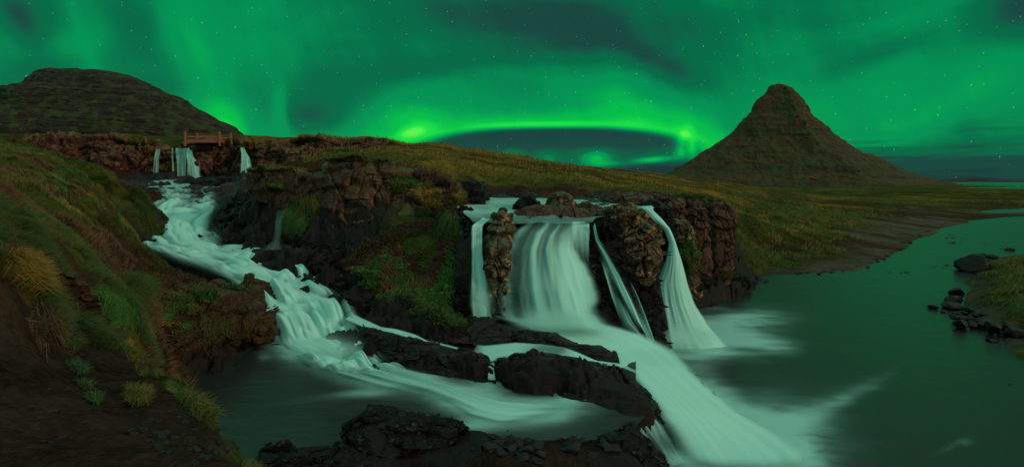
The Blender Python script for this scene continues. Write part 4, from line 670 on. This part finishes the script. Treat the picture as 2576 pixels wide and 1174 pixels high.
def pal(mixd, n, r, noise=None):
    k = list(mixd);  w = np.array([mixd[x] for x in k], float); w = np.tile(w, (n, 1))
    if noise is not None:
        for q in range(len(k)): w[:, q] *= np.exp(2.6*fbm(noise*(.8+.2*q)+q*31, 3, 80+q))
    w /= w.sum(1, keepdims=True); c = (w.cumsum(1) < r.uniform(0, 1, (n, 1))).sum(1).clip(0, len(k)-1)
    return np.array([PAL[x] for x in k])[c]
# general turf on the near slopes (uncountable)
inn = (U2 > -120) & (U2 < 2700)
def turf(name, cond, n, L, w, mixd, label, seed, pwY=1.0, droop=.6, dens=None):
    W_ = cell*inn*cond/(Y2**pwY); nn = fbm(Vg*.9, 3, seed); W_ = W_*np.clip(.25+2.2*nn+.5*fbm(Vg*2.6, 2, seed+3), 0, None)
    p, nr, ij = pick(W_, n, Vg, Ng, seed); r = np.random.default_rng(seed); Yq = p[:, 1]
    up = nr*.6+np.array([0, -.1, .75]); sc = np.clip(Yq/9., .55, 2.2)
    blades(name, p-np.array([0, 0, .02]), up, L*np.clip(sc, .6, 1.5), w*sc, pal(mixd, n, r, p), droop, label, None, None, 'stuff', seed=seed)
g_ = CC[..., 0]+.5*CC[..., 1]
left = (U2 < 460)
turf('grass', (g_ > .35)*left*(Y2 > 7.6)*(Y2 < 34)*g_*((U2 < 385) | (Y2 > 13.5)), 170000, .15, .0045, {'green': 1, 'olive': 1.1, 'dead': .5, 'heath': .3, 'lush': .4, 'straw': .25, 'bright': 1.1}, 'mixed green and brown grass covering the steep left bank', 101, 1.5)
turf('grass', (g_ > .3)*(U2 < 385)*(Y2 <= 9.5)*(VT < 892)*g_, 48000, .14, .0038, {'green': 1, 'lush': .7, 'olive': .6, 'straw': .25, 'dead': .3, 'bright': .7}, 'fresh green grass on the lower left bank above the path', 102, 1.)
turf('grass', (CC[..., 5] > .3)*(U2 < 560)*(Y2 < 20)*(Y2 > 6), 16000, .13, .0055, {'dead': 1, 'heath': 1, 'olive': .5}, 'sparse brown heath plants on the bare slope beside the cascade', 103, 1.)
turf('grass', (g_ > .3)*(U2 > 760)*(Y2 > 24)*(Y2 < 130)*(ZT > .25)*g_, 60000, .28, .010, {'olive': 1, 'straw': .55, 'green': .9, 'dead': .2, 'bright': .4}, 'windblown straw and green grass on the long slope above the falls', 104, 1.6, .9)
turf('grass', (g_ > .3)*(U2 > 1820)*(Y2 > 15)*(Y2 < 70)*(ZT > .12)*g_, 30000, .16, .008, {'green': 1, 'olive': .5, 'lush': .3, 'bright': .4}, 'short grass on the meadow and on the islet in the river', 105, 1.2)
turf('grass', (CC[..., 0] > .2)*(U2 > 425)*(U2 < 700)*(Y2 < 6.6)*(Y2 > 2.6)*(VT > 935)*CC[..., 0], 6500, .12, .0032, {'green': 1, 'olive': 1, 'bright': .8, 'blue': .3, 'straw': .4}, 'ragged grass fringe along the bank edge above the dark pool', 108, .4)
fern = ((U2 > 880)*(U2 < 1180)*(VT > 560)*(VT < 860)*(Y2 > 14)*(Y2 < 21))
turf('grass', fern*CC[..., 0], 30000, .16, .011, {'green': .8, 'lush': .3, 'heath': .7, 'olive': .5, 'dead': .3}, 'leafy green plants covering the wet slope below the tall cliff block', 107, 1., .9)
def proj(V): return CU+V[..., 0]*F/V[..., 1], CV+(CZ-V[..., 2])*F/V[..., 1]
def veg(name, src, blobs, n, L, w, mixd, label, cat, seed, droop=.8, group=None, up=None, spread=.6, wind=(.1, -.1, 0)):
    if src is None: Vs, Ns, ar = Vg, Ng, cell*(U2 > -140)*(U2 < 2700)
    else: Vs, Ns = HG[src]; ar = np.ones(Vs.shape[:2]); ar[:4] = 0
    u, v = proj(Vs); wt = 0
    for b in blobs: wt = wt+gauss(u, v, *b)
    wt = np.where(wt > .12, wt, 0)*ar
    if len(blobs[0]) > 0 and wt.sum() == 0: print('no surface for', label); return
    p, nr, _ = pick(wt, n, Vs, Ns, seed); r = np.random.default_rng(seed)
    if group:
        md = np.linalg.norm(p-np.median(p, 0), axis=1); k_ = md < np.median(md)*2.2; p, nr = p[k_], nr[k_]; n = len(p)
    upv = nr*.7+np.array([0, -.15, .55]) if up is None else nr*up[0]+np.array([0, -.1, up[1]])
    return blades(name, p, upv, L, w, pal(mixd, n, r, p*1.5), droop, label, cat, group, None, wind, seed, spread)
veg('grass_tussock', None, [(88, 695, 50, 34, 25), (50, 680, 36, 22, 10)], 9000, .24, .0038, {'straw': 1.2, 'olive': 1, 'green': .35}, 'big straw yellow grass tussock hanging over the dark earth bank at the far left', 'grass tussock', 201, 1.1)
veg('grass_tussock', None, [(118, 750, 24, 50, -20), (150, 800, 30, 26, 20)], 5200, .22, .004, {'green': 1, 'olive': .8, 'straw': .3}, 'green grass strip trailing down below the straw tussock', 'grass tussock', 202, 1.1)
veg('grass_tussock', None, [(255, 830, 55, 34, 0), (290, 780, 60, 30, -10)], 9500, .28, .004, {'green': 1, 'lush': .9, 'blue': .5, 'olive': .3}, 'long bright green grass clump above the path left of the mossy rock bank', 'grass tussock', 203, .9)
veg('grass_tussock', None, [(345, 735, 34, 30, 0)], 4500, .26, .004, {'green': 1, 'olive': .6, 'lush': .3}, 'tall soft grass clump left of the rock bank top', 'grass tussock', 204, .6)
for i, (u, v, su, sv, n, md, lab) in enumerate([
    (175, 865, 16, 16, 700, {'green': 1, 'blue': 1}, 'small tuft at the foot of the left bank beside the path'), (190, 930, 22, 9, 420, {'blue': 1, 'green': 1}, 'small green tuft alone on the upper part of the path'),
    (212, 975, 16, 7, 260, {'green': 1, 'straw': .3}, 'tiny tuft in the middle of the dirt path'), (238, 1010, 14, 8, 260, {'lush': 1, 'green': 1}, 'lowest tiny tuft in the middle of the dirt path'),
    (345, 905, 26, 14, 900, {'green': 1, 'olive': .7, 'straw': .4}, 'grass tuft at the foot of the mossy rock bank'), (375, 935, 30, 18, 1300, {'green': 1, 'olive': 1, 'dead': .4}, 'leafy tuft right above the dark pool corner'),
    (345, 1000, 26, 22, 1200, {'olive': 1, 'green': .7, 'straw': .4}, 'flattened straw green tuft on the dirt path near the pool edge'), (452, 978, 34, 16, 1100, {'green': 1, 'blue': .5, 'straw': .3}, 'upper grass tuft along the pool edge'),
    (492, 1028, 40, 18, 1300, {'olive': 1, 'green': .8, 'straw': .4}, 'middle yellowish grass tuft along the pool edge'), (532, 1070, 34, 14, 700, {'green': 1, 'dead': .5}, 'sparse grass tuft along the lower pool edge'),
    (565, 1112, 24, 10, 1100, {'lush': 1, 'straw': .7}, 'bright yellow green tuft at the lower pool edge'), (600, 1150, 26, 14, 900, {'green': 1, 'olive': .6}, 'lowest grass tuft at the pool edge near the bottom')]):
    veg('grass_tuft', None, [(u, v, su, sv, 30)], int(n*(1.9 if u > 430 else .8)), .15 if u > 430 else .10 if v > 890 else .17, .0032, md, lab, 'grass tuft', 230+i, .7, 'grass tufts along the path and pool edge', spread=.8)
veg('hanging_grass', 'blockL', [(770, 545, 22, 30, 0), (780, 580, 30, 16, 0)], 3200, .75, .014, {'olive': 1, 'green': 1, 'lush': .5}, 'long hanging grass clump under the right end of the mossy block', 'hanging grass', 260, 2.2)
veg('moss_cushion', 'blockL', [(686, 470, 20, 10, 0)], 1500, .12, .02, {'lush': 1, 'olive': 1}, 'small bright green moss patch on the mossy brown block', 'moss', 261, .5)
veg('moss_cushion', 'blockL', [(700, 424, 60, 6, 0), (640, 426, 20, 6, 0)], 3000, .16, .016, {'olive': 1, 'straw': .6, 'green': .6}, 'straw coloured moss along the top of the brown block', 'moss', 262, .6)
veg('moss_cushion', 'blockM', [(1012, 460, 28, 12, 10), (1000, 478, 16, 8, 0)], 2400, .16, .018, {'lush': 1, 'olive': .8}, 'bright green fern patch on the upper right of the tall cliff block', 'moss', 263, .8)
veg('moss_cushion', 'blockM', [(900, 398, 90, 7, 0)], 3000, .2, .016, {'green': 1, 'olive': 1}, 'short turf along the top of the tall cliff block', 'moss', 264, .6)
veg('shrub', 'blockR', [(1085, 490, 45, 38, 30), (1135, 525, 26, 30, 0)], 14000, .26, .014, {'heath': 1, 'straw': .45, 'olive': .7, 'dead': .6}, 'rusty brown heather bush on the shoulder above the narrow fall', 'shrub', 265, .7)
veg('shrub', 'blockR', [(1030, 545, 50, 20, 10), (1060, 590, 45, 30, 40), (1095, 620, 26, 36, 0)], 12000, .24, .014, {'green': 1, 'lush': .5, 'olive': .4}, 'green leafy band of plants below the rusty heather bush', 'shrub', 266, .8)
veg('hanging_grass', 'cliffB', [(1146, 585, 14, 18, 0), (1140, 560, 14, 14, 0)], 2200, .5, .012, {'blue': 1, 'green': .8}, 'blue green hanging tuft beside the narrow fall', 'hanging grass', 267, 2.2)
veg('hanging_grass', 'cliffB', [(1125, 620, 18, 36, 0)], 2500, .35, .012, {'olive': 1, 'dead': .6, 'green': .5}, 'olive hanging plants on the dark cliff left of the narrow fall', 'hanging grass', 268, 2.)
veg('fern_clump', None, [(935, 690, 34, 34, 30)], 5000, .17, .020, {'lush': 1, 'green': .9}, 'bright green fern clump at the left end of the leafy slope', 'fern', 269, .9)
veg('fern_clump', None, [(1030, 720, 44, 34, 35)], 6000, .18, .018, {'green': 1, 'lush': .4, 'heath': .2}, 'green fern clump in the middle of the leafy slope', 'fern', 270, .9)
veg('fern_clump', None, [(1110, 790, 40, 24, 35)], 5000, .22, .015, {'green': 1, 'blue': .6, 'lush': .5}, 'lower fern clump trailing toward the black rocks', 'fern', 271, 1.3)
veg('moss_cushion', 'wall', [(640, 352, 70, 6, 0), (720, 353, 60, 5, 0), (360, 354, 50, 6, 0)], 8000, .35, .03, {'olive': 1, 'straw': .8, 'green': .5}, 'turf along the top of the long upper wall by the footbridge', 'moss', 272, .6)
veg('shrub', 'peat', [(60, 740, 60, 60, 0), (20, 690, 60, 40, 0), (110, 830, 50, 30, 0)], 7000, .26, .004, {'heath': 1.2, 'dead': 1}, 'tangle of dark red roots and dead stems on the peat bank', 'roots', 273, 1.8)
veg('shrub', 'bank', [(440, 770, 40, 18, 0), (470, 745, 60, 16, 0), (410, 800, 20, 30, 0)], 6000, .20, .010, {'olive': 1, 'green': .8, 'lush': .6, 'straw': .4}, 'yellow green moss and leaves on top of the rock bank by the pool', 'moss', 274, .9)
veg('shrub', 'bank', [(520, 800, 100, 50, 0)], 6000, .09, .006, {'heath': .4, 'dead': 1, 'olive': .8, 'green': .4}, 'brown hanging moss on the front of the rock bank', 'moss', 275, 1.6)
veg('moss_cushion', 'bank', [(462, 840, 8, 26, 0)], 900, .11, .008, {'lush': 1, 'green': .6}, 'narrow green moss strip running down the rock bank', 'moss', 276, 1.2)
veg('moss_cushion', 'bank', [(500, 742, 34, 6, 5), (590, 722, 30, 5, 10)], 1100, .10, .022, {'blue': 1.}, 'pale blue green leaves lying on the crest of the rock bank', 'leaves', 277, .6)
veg('moss_cushion', 'col1', [(1745, 665, 22, 24, 0), (1730, 640, 14, 30, 0)], 2600, .2, .012, {'lush': .6, 'olive': 1, 'green': 1}, 'green moss on the lower face of the rough buttress', 'moss', 278, 1.)
veg('moss_cushion', 'col3', [(1818, 690, 16, 8, 0)], 900, .14, .012, {'olive': 1, 'green': 1}, 'small moss tuft at the foot of the rounded end column', 'moss', 279, .8)
veg('moss_cushion', 'col4', [(1760, 500, 60, 8, 0)], 4000, .2, .014, {'olive': 1, 'green': 1, 'heath': .4}, 'turf on the back ridge of the right cliff', 'moss', 280, .7)
# ------------------------------------------------------------------ sky: northern lights and stars (world)
w = bpy.data.worlds.new('World'); S.world = w; w.use_nodes = True; t = NT(w.node_tree)
dv = t.n('ShaderNodeTexCoord').outputs['Generated']; sp = t.n('ShaderNodeSeparateXYZ', i_0=dv)
az = t.m('ARCTAN2', sp.outputs[0], sp.outputs[1]); el = t.m('ARCSINE', sp.outputs[2])
wn = t.n('ShaderNodeTexNoise', i_Vector=t.scaled(dv, 1, 1, .8), i_Scale=2.6, i_Detail=2.); ws = t.n('ShaderNodeSeparateXYZ', i_0=wn.outputs[1])
azw = t.m('ADD', az, t.m('MULTIPLY', t.m('SUBTRACT', ws.outputs[0], .5), .10)); elw = t.m('ADD', el, t.m('MULTIPLY', t.m('SUBTRACT', ws.outputs[1], .5), .05))
def ae(u, v):
    a = math.atan((u-CU)/F); return a, math.atan((CV-v)/(F/math.cos(a)))
gt = bpy.data.node_groups.new('light_patch', 'ShaderNodeTree')
for nm, io in (('A', 'INPUT'), ('E', 'INPUT'), ('a0', 'INPUT'), ('e0', 'INPUT'), ('c', 'INPUT'), ('s', 'INPUT'), ('sa', 'INPUT'), ('se', 'INPUT'), ('amp', 'INPUT'), ('sum', 'INPUT'), ('Out', 'OUTPUT')):
    gt.interface.new_socket(name=nm, in_out=io, socket_type='NodeSocketFloat')
q = NT(gt); gi = q.n('NodeGroupInput').outputs
da = q.m('SUBTRACT', gi['A'], gi['a0']); de = q.m('SUBTRACT', gi['E'], gi['e0'])
x_ = q.m('MULTIPLY', q.m('ADD', q.m('MULTIPLY', da, gi['c']), q.m('MULTIPLY', de, gi['s'])), gi['sa']); y_ = q.m('MULTIPLY', q.m('SUBTRACT', q.m('MULTIPLY', de, gi['c']), q.m('MULTIPLY', da, gi['s'])), gi['se'])
ex = q.m('EXPONENT', q.m('MULTIPLY', q.m('ADD', q.m('MULTIPLY', x_, x_), q.m('MULTIPLY', y_, y_)), -1.))
q.n('NodeGroupOutput', i_0=q.m('ADD', gi['sum'], q.m('MULTIPLY', ex, gi['amp'])))
def blob(acc, u, v, su, sv, rot, amp, warp=True):
    a0, e0 = ae(u, v); k = math.cos(a0); c, s = math.cos(math.radians(rot)), math.sin(math.radians(rot))
    nd = t.n('ShaderNodeGroup', node_tree=gt)
    t.t.links.new(azw if warp else az, nd.inputs['A']); t.t.links.new(elw if warp else el, nd.inputs['E'])
    if hasattr(acc, 'is_output') or isinstance(acc, bpy.types.NodeSocket): t.t.links.new(acc, nd.inputs['sum'])
    else: nd.inputs['sum'].default_value = acc
    for nm, vv in (('a0', a0), ('e0', e0), ('c', c), ('s', s), ('sa', F/(su*k*k)), ('se', F/(sv*k)), ('amp', amp)): nd.inputs[nm].default_value = vv
    return nd.outputs[0]
# rot > 0 leans the long axis up to the right
acc = .525
for b in [(45, 50, 36, 60, 30, -.16), (60, 180, 120, 90, 0, -.12), (150, 110, 60, 120, -70, .06), (225, 130, 22, 150, 20, .06), (350, 60, 60, 60, 0, -.1), (480, 90, 60, 130, 25, .17), (560, 200, 70, 130, 0, .10), (690, 90, 120, 120, 0, .08),
          (600, 330, 60, 60, 0, .36), (560, 290, 60, 50, 0, .1), (735, 270, 22, 70, 0, .15), (800, 290, 55, 38, 0, -.17), (860, 250, 90, 80, 0, -.10), (1330, 50, 230, 80, 0, -.28), (1120, 165, 220, 30, 8, -.11), (1050, 40, 150, 60, 0, -.10), (1500, 90, 160, 70, 0, -.16),
          (1400, 170, 120, 50, 0, -.06), (1040, 320, 60, 40, 0, .24), (980, 280, 90, 50, 30, .12), (1180, 240, 120, 60, 10, .06), (1500, 220, 180, 60, -20, .10), (1650, 150, 130, 30, -30, -.20), (1720, 60, 90, 60, 0, -.06), (1640, 290, 110, 50, 0, .08),
          (1700, 350, 36, 40, 0, .06), (1850, 60, 200, 60, 0, -.07), (2150, 250, 190, 100, 0, .15), (2450, 200, 120, 60, 30, .12), (2300, 300, 140, 40, 20, .10), (2560, 15, 140, 60, 0, -.34), (0, 10, 160, 50, 0, -.12), (2200, 140, 200, 30, 25, -.07), (2350, 60, 120, 60, 0, .06),
          (2380, 430, 330, 56, 0, -.36), (2150, 390, 160, 30, 0, -.12), (1870, 340, 70, 60, 0, -.10), (1560, 245, 60, 70, 60, .08)]:
    acc = blob(acc, *b)
rays = t.noise(t.n('ShaderNodeCombineXYZ', i_0=t.m('ADD', t.m('MULTIPLY', azw, 11.), t.m('MULTIPLY', el, 4.)), i_1=t.m('MULTIPLY', el, 1.6), i_2=0.).outputs[0], 1., 5, .6)
acc = t.m('ADD', acc, t.m('MULTIPLY', t.m('SUBTRACT', rays, .5), .22))
soft = t.noise(t.scaled(dv, 1, 1, 2.2), 3.4, 4, .5, .8); acc = t.m('ADD', acc, t.m('MULTIPLY', t.m('SUBTRACT', soft, .5), .30))
# the arc above a dark segment near the horizon
a0, e0 = ae(1395, 392); rl = t.m('SQRT', t.m('ADD', t.m('POWER', t.m('ABSOLUTE', t.m('DIVIDE', t.m('SUBTRACT', az, a0), .238)), 2.4), t.m('POWER', t.m('ABSOLUTE', t.m('DIVIDE', t.m('SUBTRACT', el, e0), .0475)), 2.)))
above = t.step(el, e0-.012, e0+.012)
ins = t.step(rl, 1.20, .86)
glow = t.m('MULTIPLY', t.m('MULTIPLY', t.m('EXPONENT', t.m('MULTIPLY', t.m('MAXIMUM', t.m('SUBTRACT', rl, 1.), 0.), -1.9)), t.m('SUBTRACT', 1., ins)), above)
acc = t.m('ADD', acc, t.m('MULTIPLY', glow, .60))
acc = t.m('ADD', t.m('MULTIPLY', acc, t.m('SUBTRACT', 1., t.m('MULTIPLY', ins, t.m('ADD', .36, t.m('MULTIPLY', t.step(el, e0+.0, e0+.034), .34))))), 0.)
for b in [(1225, 352, 190, 16, 3, .0), (1350, 314, 170, 9, 0, .20), (1035, 334, 40, 14, 14, .42), (1290, 395, 26, 18, 0, .28), (1380, 400, 30, 20, 0, .22), (1500, 400, 42, 22, 0, .48), (1540, 412, 40, 6, 0, .2), (1640, 402, 52, 8, 4, .52), (1716, 356, 16, 36, -20, .32), (1740, 374, 11, 22, 0, .40), (1715, 385, 14, 14, 0, .3), (1740, 425, 130, 16, 0, -.34), (1640, 428, 90, 9, 0, -.30)]:
    acc = blob(acc, *b, warp=False)
# dark streaky low clouds at the right
cl = t.noise(t.n('ShaderNodeCombineXYZ', i_0=t.m('MULTIPLY', az, 7.), i_1=t.m('MULTIPLY', el, 90.), i_2=3.).outputs[0], 1., 4, .6)
clm = blob(0., 2330, 395, 360, 60, 0, 1., False)
acc = t.m('SUBTRACT', acc, t.m('MULTIPLY', t.m('MULTIPLY', t.step(cl, .40, .66), clm), .24))
rp = t.n('ShaderNodeValToRGB', i_0=t.m('MULTIPLY', acc, 1/1.6)); cr = rp.color_ramp; cr.interpolation = 'EASE'
st = [(.0, (.010, .036, .040)), (.15, (.009, .064, .050)), (.28, (.001, .145, .062)), (.40, (.0, .285, .088)), (.54, (.0, .50, .07)), (.68, (.008, .74, .06)), (.82, (.10, .88, .08)), (1., (.36, .93, .20))]
while len(cr.elements) < len(st): cr.elements.new(.5)
for e_, (p_, c_) in zip(cr.elements, st): e_.position = p_; e_.color = (*c_, 1)
col = rp.outputs[0]
# stars
def stars(scale, thr, r0, br):
    vo = t.n('ShaderNodeTexVoronoi', i_Vector=dv, i_Scale=scale); vc = t.n('ShaderNodeSeparateXYZ', i_0=vo.outputs['Color'])
    on = t.m('MULTIPLY', t.m('GREATER_THAN', vc.outputs[0], thr), t.m('POWER', vc.outputs[1], 3.))
    return t.m('MULTIPLY', t.m('MULTIPLY', t.step(vo.outputs[0], r0*scale, 0.), on), br)
sv = t.m('ADD', stars(80., .72, .0010, 1.0), t.m('ADD', stars(170., .60, .0009, .5), stars(30., .88, .0010, 1.4)))
col = t.mix(1., col, t.mix(1., (.8, 1, .95), t.n('ShaderNodeCombineXYZ', i_0=sv, i_1=sv, i_2=sv).outputs[0], 'MULTIPLY'), 'ADD')
# added pale teal glow, unseen overhead and behind the viewer, lighting foam and land
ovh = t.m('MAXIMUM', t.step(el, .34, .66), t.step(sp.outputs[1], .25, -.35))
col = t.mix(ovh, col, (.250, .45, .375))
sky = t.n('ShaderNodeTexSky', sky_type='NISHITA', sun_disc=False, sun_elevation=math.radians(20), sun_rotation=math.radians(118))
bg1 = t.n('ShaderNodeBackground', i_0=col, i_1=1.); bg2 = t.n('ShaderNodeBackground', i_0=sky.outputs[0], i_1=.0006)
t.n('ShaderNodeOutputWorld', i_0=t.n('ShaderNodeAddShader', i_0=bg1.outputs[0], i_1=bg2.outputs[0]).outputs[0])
w.cycles.sampling_method = 'MANUAL'; w.cycles.sample_map_resolution = 512
# warm low light from the village side, right and a little behind the viewer
sl = bpy.data.lights.new('sun', 'SUN'); sl.energy = .95; sl.angle = math.radians(3); sl.color = (1., .69, .48)
so = bpy.data.objects.new('sun', sl); COL.objects.link(so)
sd = Vector((.88, -.45, .36)).normalized(); so.rotation_euler = sd.to_track_quat('Z', 'Y').to_euler()
# ------------------------------------------------------------------ camera and output
cam = bpy.data.cameras.new('camera'); co = bpy.data.objects.new('camera', cam); COL.objects.link(co); S.camera = co
co.location = (0, 0, CZ); co.rotation_euler = (math.radians(90), 0, 0); cam.sensor_width = 36; cam.lens = 36*F/2576
cam.shift_y = (CV-587)/2576; cam.clip_start = .05; cam.clip_end = 20000
S.view_settings.view_transform = 'Standard'; S.view_settings.look = 'None'; S.view_settings.gamma = 1; S.view_settings.exposure = 0; S.view_settings.use_curve_mapping = False
S.render.engine = 'CYCLES'; c_ = S.cycles; c_.max_bounces = 5; c_.diffuse_bounces = 2; c_.glossy_bounces = 2; c_.transparent_max_bounces = 24; c_.use_denoising = True
try: c_.denoiser = 'OPENIMAGEDENOISE'
except Exception: pass
